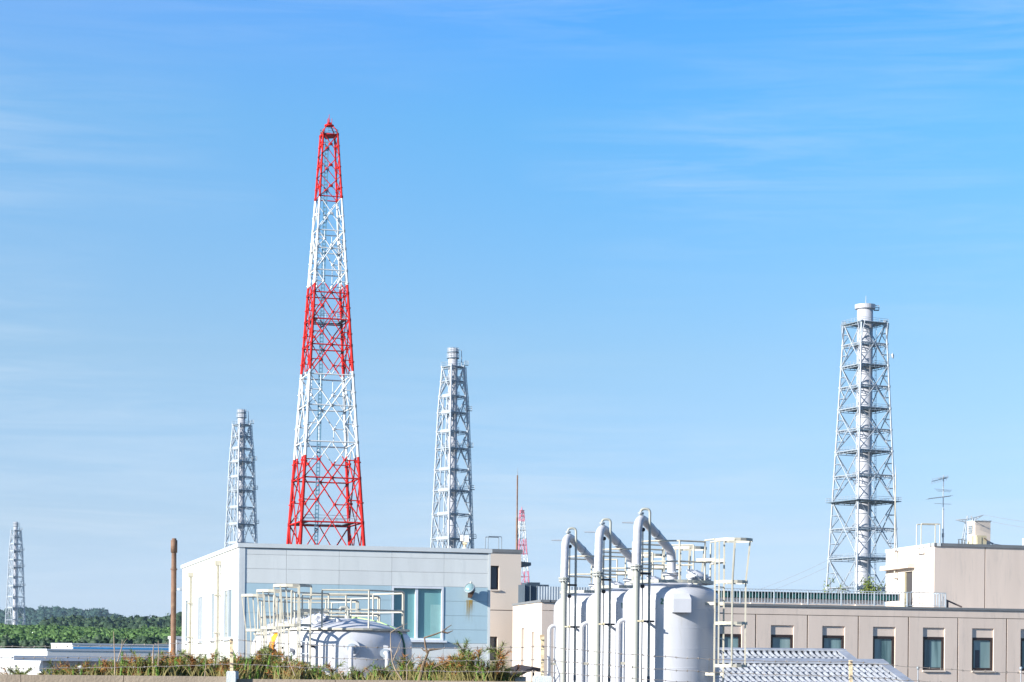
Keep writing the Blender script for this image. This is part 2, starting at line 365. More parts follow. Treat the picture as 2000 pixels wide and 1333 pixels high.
def hill(name, top, D0, D1, zfoot_px, m_g, m_t, wood, n, size, px0, px1, tall=1.0, seed=0, fall=1.0):
    """terrain rising from distance D0 to a crest at D1 that follows the photo's skyline, then falling behind"""
    cols = 50; rows = 8; vs = []
    def zt(px, t):
        zc = max(0.0, ZP(px, interp(top, px), D1)); zf = max(0.0, ZP(px, zfoot_px, D0)) if zfoot_px else 0.0
        return zf + (zc - zf) * (t ** fall)
    def xy(px, t):
        D = D0 + (D1 - D0) * t; return ray(px, 1250)[0] * D, D
    for j in range(rows + 3):
        for i in range(cols + 1):
            px = px0 + (px1 - px0) * i / cols
            if j <= rows:
                t = j / rows; x, D = xy(px, t); z = zt(px, t) - size * 0.8
                if j == 0: z = -0.2
            else:
                k = j - rows; x, D = xy(px, 1 + 0.25 * k); z = (zt(px, 1) - size * 0.8) * (1 - 0.5 * k) - (1 if k == 2 else 0)
            vs.append((x, D, max(z, -1)))
    fs = [(j * (cols + 1) + i, j * (cols + 1) + i + 1, (j + 1) * (cols + 1) + i + 1, (j + 1) * (cols + 1) + i) for j in range(rows + 2) for i in range(cols)]
    mb = MB(); mb.add(vs, fs, 0, True); struct(mb.obj(name, m_g))
    P = []; S = []
    for k in range(n):
        px = px0 + (px1 - px0) * rnd.random(); t = rnd.random() ** 0.6
        s = size * rnd.choice((.5, .7, .9, 1.1, 1.45)) * rnd.uniform(.85, 1.15); x, D = xy(px, t)
        P.append((x, D, zt(px, t) - s * 0.75 + s * rnd.choice((0, 0, 0, .35)))); S.append((s * rnd.uniform(.8, 1.2), s * rnd.uniform(.8, 1.2), s * tall * rnd.uniform(.75, 1.15)))
    o = clumps(wood, np.array(P), np.array(S), m_t); stuff(o); return o

farhill = [(-700, 1192), (0, 1190), (80, 1189), (118, 1188), (146, 1189), (166, 1193), (187, 1190), (197, 1191), (213, 1199), (240, 1204), (259, 1213), (300, 1226), (400, 1245), (700, 1270), (1100, 1292)]
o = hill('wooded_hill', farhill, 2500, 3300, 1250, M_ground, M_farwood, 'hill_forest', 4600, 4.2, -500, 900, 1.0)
o['label'] = 'distant blue green forest covering the hill on the left skyline'
ridge = [(-600, 1262), (60, 1252), (92, 1214), (130, 1212), (190, 1213), (250, 1212), (277, 1211), (329, 1209), (351, 1205), (420, 1215), (800, 1250), (1100, 1275)]
o = hill('pine_ridge', ridge, 900, 1150, 1236, M_ground, M_ridge, 'ridge_forest', 1600, 2.1, 70, 800, 1.15)
o['label'] = 'dark green pine wood along the middle ridge'
scrub = [(-600, 1222), (0, 1222), (50, 1224), (110, 1224), (220, 1232), (320, 1229), (380, 1227), (700, 1240), (1100, 1262)]
o = hill('scrub_slope', scrub, 360, 620, 1258, M_ground, M_scrub, 'scrub_thicket', 9500, 0.68, -300, 620, 0.9, fall=0.9)
o['label'] = 'bright green scrub thicket covering the near slope'
# dark trees at the foot of the slope
P = []; S = []
for k in range(260):
    px = -200 + 560 * rnd.random(); D = rnd.uniform(300, 335); s = rnd.uniform(.5, 1.0)
    yy = interp([(-200, 1254), (60, 1257), (110, 1259), (200, 1255), (360, 1254)], px)
    p = at(px, yy + rnd.uniform(0, 20), D); P.append((p.x, p.y, p.z)); S.append((s, s, s * .9))
o = clumps('dark_thicket', np.array(P), np.array(S), M_ridge); stuff(o); o['label'] = 'dark thicket at the foot of the green slope'

# ================================================================ lattice towers
def lattice_corner(k, phi):
    # near, right, back, left
    base = Vector((-math.sin(phi), -math.cos(phi), 0))
    return Matrix.Rotation(k * math.pi / 2, 3, 'Z') @ base

def seg_member(mb, p, q, r, bands, n=6, bar=False):
    """member whose paint changes colour at the band heights"""
    p = Vector(p); q = Vector(q)
    if p.z > q.z: p, q = q, p
    cuts = [0.0, 1.0]
    if abs(q.z - p.z) > 1e-4:
        for b in bands[1:]:
            t = (b[0] - p.z) / (q.z - p.z)
            if 0.001 < t < 0.999: cuts.append(t)
    cuts.sort()
    for a, b in zip(cuts[:-1], cuts[1:]):
        zc = p.z + (q.z - p.z) * (a + b) / 2; mi = 0
        for bb in bands:
            if zc >= bb[0]: mi = bb[1]
        mb.cyl(p.lerp(q, a), p.lerp(q, b), r, n, mi)
def band_at(z, bands):
    mi = 0
    for bb in bands:
        if z >= bb[0]: mi = bb[1]
    return mi

def railing(parent, pts, h, r, mat_, name='railing', closed=True, step=2.0, kick=True):
    mb = MB(); n = len(pts); m = n if closed else n - 1
    for i in range(m):
        a = Vector(pts[i]); b = Vector(pts[(i + 1) % n])
        for hh in (h, h * .5): mb.cyl(a + Vector((0, 0, hh)), b + Vector((0, 0, hh)), r, 5)
        k = max(1, int((b - a).length / step))
        for j in range(k): p = a.lerp(b, j / k); mb.cyl(p, p + Vector((0, 0, h)), r, 5)
    return mb.obj(name, mat_, parent)

def comm_tower(name, label, px, D, phi, levels, bands_px, widths, rleg, zscale_px, top_px, cage_px, mats, sub=True, group=None):
    pb = at(px, 1062, D); X, Y = pb.x, pb.y
    th = thing(name, label, 'tower', (X, Y, 0), 0, group)
    zof = lambda y: ZP(px, y, D)
    bands = [(-10, bands_px[0][1])] + [(zof(y), c) for y, c in bands_px[1:]]
    ws = sorted([(zof(y), w / F * D) for y, w in widths])
    def Rad(z):
        if z < ws[0][0]:
            s = (ws[1][1] - ws[0][1]) / (ws[1][0] - ws[0][0]); a = ws[0][1] + s * (z - ws[0][0])
        else: a = float(np.interp(z, [w[0] for w in ws], [w[1] for w in ws]))
        return a / math.cos(phi)
    def C(k, z): return lattice_corner(k, phi) * Rad(z) + Vector((0, 0, z))
    zs = [zof(y) for y in levels]
    while zs[0] > 12 * D / 450: zs.insert(0, max(0.0, zs[0] - (zs[1] - zs[0]) * 1.12))
    zs[0] = 0.0
    off = len(zs) - len(levels)
    ztop = zs[-1]
    for k in range(4):                                   # legs with splice flanges
        mb = MB()
        zz = zs
        for a, b in zip(zz[:-1], zz[1:]):
            ra = rleg * (0.5 + 0.6 * (1 - a / ztop)); seg_member(mb, C(k, a), C(k, b), ra, bands, 10)
            zf = a + (b - a) * .45; c = C(k, zf); d = (C(k, b) - C(k, a)).normalized() * ra * .35
            mb.cyl(c - d, c + d, ra * 1.6, 10, band_at(zf, bands))
        mb.obj('leg', mats, th)
    for i, z in enumerate(zs):
        if z == 0: continue
        rb = rleg * (0.30 + 0.22 * (1 - z / ztop))
        main = i >= off
        for k in range(4):
            a, b = C(k, z), C((k + 1) % 4, z)
            if i < len(zs) - 4 or i in (len(zs) - 1, len(zs) - 4):
                mb = MB(); seg_member(mb, a, b, rb, bands, 7)
                for c in (a, b):
                    mb.cyl(c - Vector((0, 0, rb * 2.2)), c + Vector((0, 0, rb * 2.2)), rb * 2.4, 8, band_at(z, bands))
                mb.obj('cross_beam', mats, th)
    # double-bay crosses and sub-bracing
    for i in range(len(zs) - 1):
        z0, z1 = zs[i], zs[i + 1]
        idx = i - off
        for k in range(4):
            k2 = (k + 1) % 4
            mid_low = (idx % 2 == 1)                     # centre of the cross at the lower level of this bay
            rb = rleg * (0.29 + 0.16 * (1 - z0 / ztop))
            if mid_low: Mp = (C(k, z0) + C(k2, z0)) / 2; ends = (C(k, z1), C(k2, z1))
            else: Mp = (C(k, z1) + C(k2, z1)) / 2; ends = (C(k, z0), C(k2, z0))
            if z1 > zs[-1] - (zs[-1] - zs[-4]) * 1.02:       # top cage: a small cross in each bay
                for a, b in ((C(k, z0), C(k2, z1)), (C(k2, z0), C(k, z1))):
                    mb = MB(); seg_member(mb, a, b, rb * .8, bands, 6); c = (a + b) / 2; mb.cyl(a - Vector((0, 0, rb * 2.5)), a + Vector((0, 0, rb * 2.5)), rb * 2.0, 6, band_at(a.z, bands))
                    mb.cyl(c - Vector((0, 0, rb * 2)), c + Vector((0, 0, rb * 2)), rb * 2.8, 6, band_at(c.z, bands))
                    mb.obj('diagonal_brace', mats, th)
                continue
            for e, kk in zip(ends, (k, k2)):
                mb = MB(); seg_member(mb, Mp, e, rb, bands, 7)
                c = Mp; mb.cyl(c - Vector((0, 0, rb * 2)), c + Vector((0, 0, rb * 2)), rb * 2.6, 8, band_at(c.z, bands))
                mb.obj('diagonal_brace', mats, th)
                if sub:
                    h = (Mp + e) / 2; L0 = C(kk, h.z)
                    oth = (C(kk, z0) + (C(k, z0) + C(k2, z0)) / 2) / 2 if not mid_low else (C(kk, z1) + (C(k, z1) + C(k2, z1)) / 2) / 2
                    far = C(kk, z1) if not mid_low else C(kk, z0)
                    mcen = (C(k, z0) + C(k2, z0)) / 2 if not mid_low else (C(k, z1) + C(k2, z1)) / 2
                    mb = MB(); seg_member(mb, h, L0, rb * .8, bands, 6)
                    seg_member(mb, h, far, rb * .8, bands, 6)
                    red = band_at(h.z, bands) == 0
                    if red: seg_member(mb, h, mcen, rb * .8, bands, 6)
                    else: seg_member(mb, h, (C(kk, mcen.z) + mcen) / 2, rb * .6, bands, 6)
                    mb.cyl(h - Vector((0, 0, rb * 1.6)), h + Vector((0, 0, rb * 1.6)), rb * 2.4, 7, band_at(h.z, bands))
                    mb.obj('sub_brace', mats, th)
    return th, zof, Rad, C, zs, bands, ztop

def red_tower():
    D = 450.0; px = 635.6; phi = math.atan2(40.5, 76.5)
    levels = [1024, 938, 868, 797, 737, 679, 629, 577, 533, 490, 455, 388, 347, 306, 265]
    bands = [(1400, 0), (896, 1), (729, 0), (560, 1), (391, 0)]
    th, zof, Rad, C, zs, bd, ztop = comm_tower('lattice_tower', 'tall red and white banded lattice tower standing behind the pale blue building', px, D, phi,
        levels, bands, [(265, 18), (395, 27.5), (560, 40), (725, 52.3), (895, 65), (1050, 76.8)], 0.36, None, None, None, [M_red, M_white])
    # crown: four curved struts to a small ring, mast and aerials
    s = D / F
    zr = zof(247); zr2 = zof(240)
    for k in range(4):
        c = lattice_corner(k, phi); Rt = Rad(ztop)
        mb = MB(); mb.tube([c * Rt + Vector((0, 0, ztop)), c * Rt * .82 + Vector((0, 0, ztop + (zr - ztop) * .5)), c * Rt * .36 + Vector((0, 0, zr)), c * Rt * .12 + Vector((0, 0, zr2))], .13, 6)
        mb.obj('crown_strut', M_red, th)
    mb = MB(); mb.lathe([(0, 0), (1.0, 0), (1.0, .25), (0, .25)], (0, 0, zr), 12); mb.obj('crown_ring', M_red, th); mb = MB(); mb.lathe([(0, 0), (1.9, 0), (1.9, .18), (0, .18)], (0, 0, ztop - .2), 12); mb.obj('crown_platform', M_red, th)
    railing(th, [(1.9 * math.cos(a), 1.9 * math.sin(a), ztop) for a in [i * math.pi / 4 for i in range(8)]], 1.1, .05, M_grate, 'crown_railing')
    mb = MB(); mb.cyl((0, 0, zr), (0, 0, zof(234)), .12, 6); mb.cyl((0, 0, zof(234)), (0, 0, zof(224)), .05, 6)
    for a in range(3):
        w = a * 2.1 + .3; x, y = .55 * math.cos(w), .55 * math.sin(w)
        mb.cyl((x, y, zr2 - .2), (x, y, zr2 + .9), .06, 5); mb.cyl((0, 0, zr2), (x, y, zr2), .06, 5)
    mb.obj('mast', M_red, th)
    # climbing ladder with its cable rack
    z1 = ztop + 0.5
    def LP(z): return Vector((-20 * s * (Rad(z) / Rad(zof(1050))) , 1.0 * Rad(z) * .25, z))
    mb = MB(); 
    for dx in (-.32, .32):
        for z0_, z1_ in zip(zs[:-1], zs[1:]): mb.bar(LP(z0_) + Vector((dx, 0, 0)), LP(z1_) + Vector((dx, 0, 0)), .20)
    z = 1.0
    while z < z1: c = LP(z); mb.bar(c + Vector((-.32, 0, 0)), c + Vector((.32, 0, 0)), .12, .28); z += .8
    stuff(mb.obj('ladder', M_lad, th))
    for yy, in_ in ((1024, .9), (629, .9)):          # working platforms with railings
        z = zof(yy) + .25; mb = MB()
        P = [lattice_corner(k, phi) * Rad(z) * in_ + Vector((0, 0, z)) for k in range(4)]
        Q = [p * .72 + Vector((0, 0, z * .28)) for p in P]
        mb.add(P + Q + [p - Vector((0, 0, .15)) for p in P] + [p - Vector((0, 0, .15)) for p in Q],
               [(i, (i + 1) % 4, (i + 1) % 4 + 4, i + 4) for i in range(4)] + [((i + 1) % 4 + 8, i + 8, i + 12, (i + 1) % 4 + 12) for i in range(4)] + [((i + 1) % 4, i, i + 8, (i + 1) % 4 + 8) for i in range(4)] + [(i + 4, (i + 1) % 4 + 4, (i + 1) % 4 + 12, i + 12) for i in range(4)])
        mb.obj('platform', M_grate, th)
        railing(th, P, 1.2 if yy > 900 else .9, .05, M_galvd)
red_tower()

def far_tower():
    D = 1500.0; px = 1018.6; phi = 0.42
    levels = [1176, 1150, 1127, 1100, 1082, 1065, 1052, 1036, 1024, 1012, 1004, 998]
    bands = [(1400, 1), (1152, 0), (1116, 1), (1084, 0), (1052, 1), (1018, 0)]
    th, zof, Rad, C, zs, bd, ztop = comm_tower('distant_lattice_tower', 'small faraway haze-paled red and white lattice tower rising behind the beige block', px, D, phi,
        levels, bands, [(998, 4), (1052, 8.5), (1127, 14.5), (1176, 18)], 0.5, None, None, None, [M_hazed_red, M_white], sub=False)
    mb = MB(); mb.cyl((0, 0, ztop), (0, 0, zof(990)), .5, 6, r2=.15); mb.cyl((0, 0, ztop), (0, 0, ztop + .4), 1.6, 8); mb.obj('mast', M_hazed_red, th)
far_tower()

def stack_tower(name, label, px, D, phi, spec, group):
    """vent stack: square lattice round a steel flue"""
    pb = at(px, 1062, D); th = thing(name, label, 'stack tower', (pb.x, pb.y, 0), 0, group)
    zof = lambda y: ZP(px, y, D); s = D / F
    ws = sorted([(zof(y), w * s) for y, w in spec['widths']])
    def Rad(z):
        if z < ws[0][0]: a = ws[0][1] + (ws[1][1] - ws[0][1]) / (ws[1][0] - ws[0][0]) * (z - ws[0][0])
        else: a = float(np.interp(z, [w[0] for w in ws], [w[1] for w in ws]))
        return a / math.cos(phi)
    def C(k, z): return lattice_corner(k, phi) * Rad(z) + Vector((0, 0, z))
    zs = [zof(y) for y in spec['levels']]
    while zs[0] > 20: zs.insert(0, max(0.0, zs[0] - (zs[1] - zs[0]) * 1.08))
    zs[0] = 0.0; off = len(zs) - len(spec['levels']); ztop = zs[-1]
    rl, rb = spec['rleg'] * s, spec['rbr'] * s
    for k in range(4):
        mb = MB()
        for a, b in zip(zs[:-1], zs[1:]): mb.cyl(C(k, a), C(k, b), rl, 8); mb.cyl(C(k, b) - Vector((0, 0, rl)), C(k, b) + Vector((0, 0, rl)), rl * 1.5, 8)
        mb.obj('leg', M_galv, th)
    for i, z in enumerate(zs[1:], 1):
        for k in range(4):
            mb = MB(); a_, b_ = C(k, z), C((k + 1) % 4, z); mb.cyl(a_, b_, rb * 1.1, 6); mb.obj('cross_beam', M_galv, th)
            dn = Vector((0, 0, -rb * 4.2)); mb = MB(); mb.cyl(a_ + dn, b_ + dn, rb * .6, 5)
            for j in range(1, 6): mb.bar(a_.lerp(b_, j / 6), a_.lerp(b_, j / 6) + dn, rb * .9)
            mb.obj('lower_chord', M_galvd, th)
            kb = MB(); t_ = (b_ - a_).normalized() * rb * 7
            kb.cyl(a_ + t_, C(k, z - rb * 9), rb * .8, 5); kb.obj('knee_brace', M_galvd, th)
            kb = MB(); kb.cyl(b_ - t_, C((k + 1) % 4, z - rb * 9), rb * .8, 5); kb.obj('knee_brace', M_galvd, th)
    par = spec['par']
    for i in range(len(zs) - 1):
        z0, z1 = zs[i], zs[i + 1]; mid_low = ((i - off) % 2 == par)
        for k in range(4):
            k2 = (k + 1) % 4
            if mid_low: Mp = (C(k, z0) + C(k2, z0)) / 2; ends = (C(k, z1), C(k2, z1))
            else: Mp = (C(k, z1) + C(k2, z1)) / 2; ends = (C(k, z0), C(k2, z0))
            for e in ends:
                mb = MB(); mb.cyl(Mp, e, rb, 6)
                mb.obj('diagonal_brace', M_galv, th)
            if spec['sub']:                              # light secondary struts on the hidden faces
                kk = k; h = (Mp + ends[0]) / 2; h2 = (Mp + ends[1]) / 2
                for h_, k_ in ((h, k), (h2, k2)):
                    mb = MB(); mb.cyl(h_, C(k_, h_.z), rb * .65, 5); mb.cyl(h_, C(k_, Mp.z), rb * .65, 5); mb.obj('sub_brace', M_galv, th)
                mb = MB()
                # ties in to the flue
                fr = spec['rf'] * s; a = C(k, Mp.z); mb.cyl(a, Vector((a.x, a.y, 0)).normalized() * fr + Vector((0, 0, Mp.z)), rb * .6, 5)
                mb.obj('tie_strut', M_galv, th)
    # flue with collars
    rf = spec['rf'] * s; zft = zof(spec['flue_top'])
    mb = MB(); prof = [(rf, 0), (rf, zft), (rf * .9, zft), (rf * .9, zft - 4)]
    mb.lathe(prof, n=28); fl = mb.obj('flue', M_flue, th)
    for i, z in enumerate(zs):
        if i % 2 == 0 and z > 5:
            mb = MB(); mb.lathe([(rf, -.35), (rf * 1.09, -.35), (rf * 1.09, .35), (rf, .35)], (0, 0, z), 24, smooth=False); mb.obj('collar', M_flue, fl)
    for i, z in enumerate(zs[1:-1], 1):
        mb = MB(); mb.lathe([(rf * 1.01, -.25), (rf * 1.45, -.25), (rf * 1.45, 0.1), (rf * 1.01, 0.1)], (0, 0, z), 20, smooth=False); mb.obj('walkway_ring', M_grate, th)
        railing(th, [(rf * 1.42 * math.cos(a), rf * 1.42 * math.sin(a), z) for a in [q * math.pi / 5 for q in range(10)]], spec['rh'], rb * .32, M_galvd, 'walkway_railing')
    for (y, rr, hh) in spec['rings']:
        z = zof(y); mb = MB(); mb.lathe([(rf, -.2), (rr * s, -.2), (rr * s, 0.15), (rf, 0.15)], (0, 0, z), 20, smooth=False); mb.obj('ring_platform', M_grate, th)
        if hh: railing(th, [(rr * s * .97 * math.cos(a), rr * s * .97 * math.sin(a), z) for a in [i * math.pi / 6 for i in range(12)]], hh, rb * .35, M_galvd, 'ring_railing')
    # inner platforms at alternate levels (open steel annulus)
    for i, z in enumerate(zs):
        if z < 5: continue
        if (i - off) % 2 == spec['platpar'] or z == ztop or (spec.get('bigplat') and abs(z - zof(spec['bigplat'])) < .5):
            e = 1.02
            if z == ztop: e = spec['topflare']
            if spec.get('bigplat') and abs(z - zof(spec['bigplat'])) < .5: e = 1.22
            P = [lattice_corner(k, phi) * Rad(z) * e + Vector((0, 0, z)) for k in range(4)]
            q = max(.5, rf * 1.1 / (Rad(z) * e * .707))
            q = min(q, .85) if e > 1.03 else .62
            Q = [Vector((p.x * q, p.y * q, z)) for p in P]; dz = Vector((0, 0, -.35 * rb * 4))
            mb = MB(); mb.add(P + Q + [p + dz for p in P] + [p + dz for p in Q],
               [(j, (j + 1) % 4, (j + 1) % 4 + 4, j + 4) for j in range(4)] + [((j + 1) % 4 + 8, j + 8, j + 12, (j + 1) % 4 + 12) for j in range(4)] + [((j + 1) % 4, j, j + 8, (j + 1) % 4 + 8) for j in range(4)] + [(j + 4, (j + 1) % 4 + 4, (j + 1) % 4 + 12, j + 12) for j in range(4)])
            mb.obj('platform', M_grate, th)
            railing(th, P, spec['rh'], rb * .3, M_galvd, step=spec['rstep'])
    spec['extra'](th, C, Rad, zof, s, zs, rb, rl)
    return th, zof, s

def extra_mid(th, C, Rad, zof, s, zs, rb, rl):
    # two riser pipes on the left face
    for f in (.36, .68):
        mb = MB()
        zz = [0, zof(775)]; 
        for a, b in zip(zz[:-1], zz[1:]): mb.cyl(C(3, a).lerp(C(0, a), f), C(3, b).lerp(C(0, b), f), rl * .7, 8)
        mb.obj('riser_pipe', M_galv, th)
    for y in (775, 807, 844, 918, 959, 1005, 1053):     # bright gusset plates between leg and risers
        z = zof(y); a = C(3, z).lerp(C(0, z), .3); b = C(0, z); n = Vector((-.6, -.8, 0)) * rl
        mb = MB(); mb.bar(a + n, b + n, rl * .5, rl * 3.2); mb.obj('gusset_plate', M_galv, th)
    # shaft of ladders up the right-hand side with little balconies
    def RP(z): return C(1, z) + Vector((3.5 * s, .5 * s, 0))
    mb = MB()
    for d in (-1.1, 1.1):
        for a, b in zip(zs[:-1], zs[1:]): mb.cyl(RP(a) + Vector((d * s, d * s, 0)), RP(b) + Vector((d * s, d * s, 0)), rb * .8, 6)
    z = 2
    while z < zs[-1]: p = RP(z); mb.bar(p - Vector((1.1 * s, 1.1 * s, 0)), p + Vector((1.1 * s, 1.1 * s, 0)), rb * .8, rb * 1.6); z += 1.9
    stuff(mb.obj('ladder_shaft', M_galvd, th))
    for y in (713, 802, 873, 956, 1051):
        z = zof(y); p = C(1, z); w = 5.5 * s; x0, x1 = p.x + (0 if y > 720 else 1.5 * s), p.x + (10 if y > 720 else 9) * s
        mb = MB(); mb.box(x0, x1, p.y - w * .6, p.y + w * .6, z - .3, z); bo = mb.obj('balcony', M_grate, th)
        railing(bo, [(x0, p.y - w * .6, z), (x1, p.y - w * .6, z), (x1, p.y + w * .6, z), (x0, p.y + w * .6, z)], 1.7, rb * .4, M_galvd, 'balcony_railing', step=1.2)
    z0, z1 = zs[-1], zof(684)
    mb = MB(); mb.cyl((17 * s, 0, z0), (16.5 * s, 0, z1), 1.2 * s, 6, r2=.6 * s); mb.cyl((16.5 * s, 0, z1), (6 * s, 0, z1), .35 * s, 5); mb.obj('side_mast', M_galvd, th)

mid_spec = dict(levels=[1053, 1005, 959, 918, 877, 844, 807, 775, 745.5, 717],
    widths=[(717, 21), (774, 24.5), (776, 27), (1060, 39)], rleg=1.9, rbr=.95, par=0, sub=True, rf=9.2, flue_top=681,
    rings=[(700, 12.2, 2.2), (688.5, 11.5, 2.0)], platpar=0, topflare=1.12, rh=2.0, rstep=3.0, extra=extra_mid)
mid, zo, ss = stack_tower('vent_stack', 'silver lattice vent stack rising just right of the red and white tower', 881.5, 1003.0, 0.10, mid_spec, 'silver lattice vent stacks')
def copy_stack(px, D, label, rz=0.0, dz=0.0):
    c = copy_tree(mid); p = at(px, 1062, D); c.location = (p.x, p.y, dz); c.rotation_euler = (0, 0, rz); c['label'] = label
copy_stack(469.5, 1248.0, 'silver lattice vent stack between the pale building corner and the red and white tower', 0.03)
copy_stack(30.5, 2232.0, 'smallest and most distant silver vent stack at the far left by the wooded hill', 0.06, 0.0)

def extra_right(th, C, Rad, zof, s, zs, rb, rl):
    # vertical ladder + cable run in front of the flue
    def LP(z): return Vector((15 * s + (Rad(z) * .03), -Rad(z) * .52, z))
    mb = MB()
    for d in (0, 2.6):
        for a, b in zip(zs[:-1], zs[1:]): mb.cyl(LP(a) + Vector((d * s, 0, 0)), LP(b) + Vector((d * s, 0, 0)), .45 * s, 5)
    z = 1.0
    while z < zs[-2]: p = LP(z); mb.bar(p, p + Vector((2.6 * s, 0, 0)), .5 * s, .9 * s); z += 1.5
    stuff(mb.obj('ladder', M_galvd, th))
    mb = MB(); 
    for a, b in zip(zs[:-1], zs[1:]): mb.cyl(C(0, a) + Vector((-5 * s, .8 * s, 0)), C(0, b) + Vector((-5 * s * .6, .8 * s, 0)), .8 * s, 6)
    mb.obj('riser_pipe', M_galv, th)
    # flared struts under the crown platform
    zt = zs[-1]; zl = zof(668)
    for k in range(4):
        c = lattice_corner(k, phi_r)
        for w in (-.16, .16):
            d = Matrix.Rotation(w, 3, 'Z') @ c
            mb = MB(); mb.cyl(C(k, zl), d * Rad(zt) * 1.12 + Vector((0, 0, zt)), rb * .8, 6); mb.obj('flare_strut', M_galv, th)
    # crown collar, little side balcony and needle
    rf = 15.5 * s
    mb = MB(); mb.lathe([(rf, -5 * s), (rf * 1.27, -4 * s), (rf * 1.30, 4 * s), (rf * 1.0, 4.4 * s), (0, 4.4 * s)], (0, 0, zof(600)), 28, smooth=False); mb.obj('crown_collar', M_flue, th)
    mb = MB(); mb.box(rf * 1.1, rf * 1.75, -3 * s, 3 * s, zof(607), zof(605.5)); bo = mb.obj('balcony', M_grate, th)
    railing(bo, [(rf * 1.1, -3 * s, zof(605)), (rf * 1.75, -3 * s, zof(605)), (rf * 1.75, 3 * s, zof(605)), (rf * 1.1, 3 * s, zof(605))], 1.6, .09, M_galvd, 'balcony_railing')
    mb = MB(); mb.cyl((1.5 * s, 0, zof(598)), (1.5 * s, 0, zof(578)), .8 * s, 6, r2=.4 * s); mb.obj('needle', M_flue, th)
    # round cabinets at the platform corners
    for k in (1, 3):
        c = lattice_corner(k, phi_r) * Rad(zt) * .98
        mb = MB(); mb.box(c.x - 4 * s, c.x + 3 * s, c.y - 3 * s, c.y + 3 * s, zt, zt + 4.5 * s); mb.obj('cabinet', M_galvd, th)
    # microwave dish on its bracket
    z = zof(697); p = C(1, z)
    mb = MB(); mb.bar(p + Vector((0, 0, 2 * s)), p + Vector((7 * s, -1 * s, 2 * s)), .7 * s); mb.bar(p - Vector((0, 0, 3 * s)), p + Vector((7 * s, -1 * s, -3 * s)), .7 * s); mb.bar(p + Vector((3.5 * s, -.5 * s, -5 * s)), p + Vector((3.5 * s, -.5 * s, 5 * s)), 1.0 * s)
    br = mb.obj('dish_bracket', M_galvd, th)
    mb = MB(); prof = [(0, 0), (3 * s, .5 * s), (6 * s, 2.6 * s), (6.3 * s, 3 * s), (5.5 * s, 3.4 * s), (3 * s, 4.6 * s), (0, 5.2 * s)]
    mb.lathe(prof, n=20); d = mb.obj('dish', M_flue, th); d.location = p + Vector((7 * s, -1 * s, -.5 * s)); d.rotation_euler = (R(12), R(82), 0)
    # trees and bushes are separate; small floodlight at the big platform
phi_r = math.atan2(19, 57)
right_spec = dict(levels=[1149, 1091.5, 1034, 980.5, 930.5, 883, 841.5, 800, 757, 716, 674, 633],
    widths=[(633, 39), (716, 43.5), (980, 57.5), (1150, 67)], rleg=1.9, rbr=1.05, par=0, sub=True, rf=15.5, flue_top=598,
    rings=[], platpar=1, topflare=1.12, rh=1.5, rstep=2.0, extra=extra_right, bigplat=980.5)
stack_tower('big_vent_stack', 'largest silver lattice vent stack with a wide flue, behind the beige roofs', 1685.5, 872.0, phi_r, right_spec, None)

# power pylon far behind the roof box
def pylon():
    D = 700.0; px = 1893; p0 = at(px, 1062, D); th = thing('power_pylon', 'pale power pylon half hidden behind the roof-top block at far right', 'pylon', (p0.x, p0.y, 0))
    zof = lambda y: ZP(px, y, D); s = D / F
    for sx, sy in ((-1, -1), (1, -1), (1, 1), (-1, 1)):
        mb = MB(); mb.cyl((sx * 9, sy * 9, 0), (sx * 1.2, sy * 1.2, zof(1024)), .16, 6); mb.cyl((sx * 1.2, sy * 1.2, zof(1024)), (sx * .6, sy * .6, zof(1008)), .14, 6); mb.obj('leg', M_galv, th)
    z = 4.0; zt = zof(1010)
    while z < zt - 3:
        h = 3.2; a = 9 + (1.2 - 9) * min(1, z / zof(1024)); b = 9 + (1.2 - 9) * min(1, (z + h) / zof(1024))
        for k in range(4):
            q = lambda i, w: Vector(((-1, 1, 1, -1)[i % 4] * w, (-1, -1, 1, 1)[i % 4] * w, 0))
            mb = MB(); mb.cyl(q(k, a) + Vector((0, 0, z)), q(k + 1, b) + Vector((0, 0, z + h)), .09, 5); mb.cyl(q(k + 1, a) + Vector((0, 0, z)), q(k, b) + Vector((0, 0, z + h)), .09, 5); mb.obj('brace', M_galv, th)
        z += h
    for sx, ye in ((-1, 1016), (1, 1006)):
        mb = MB(); e = Vector((sx * 27 * s, 0, zof(ye))); a = zof(1022); b = zof(1014)
        for sy in (-.8, .8):
            mb.cyl((0, sy, a), e, .13, 6); mb.cyl((0, sy, b), e, .13, 6)
            for t in (.2, .4, .6, .8):
                mb.cyl(Vector((0, sy, a)).lerp(e, t), Vector((0, sy, b)).lerp(e, min(1, t + .15)), .08, 5)
        mb.obj('cross_arm', M_galv, th)
    return th
pylon()
def wire_line(name, label, pts, r, sag):
    mb = MB(); P = [Vector(p) for p in pts]; out = []
    for i in range(17):
        t = i / 16; out.append(P[0].lerp(P[1], t) - Vector((0, 0, sag * 4 * t * (1 - t))))
    mb.tube(out, r, 4); o = mb.obj(name, M_wire); tag(o, label, 'cable', 'power lines crossing the sky'); return o
for (a, b, l) in (((1920, 1006, 700), (2300, 1034, 560), 'upper thin power line leaving the pylon towards the right edge'), ((1920, 1016, 700), (2300, 1052, 560), 'lower thin power line leaving the pylon towards the right edge')):
    wire_line('power_line', l, (at(*a), at(*b)), .045, 1.5)
for (a, b, l) in (((1636, 1085, 860), (1300, 1195, 1100), 'upper faint cable slanting down left from the largest vent stack'), ((1632, 1100, 860), (1300, 1202, 1100), 'lower faint cable slanting down left from the largest vent stack')):
    wire_line('power_line', l, (at(*a), at(*b)), .045, 4)

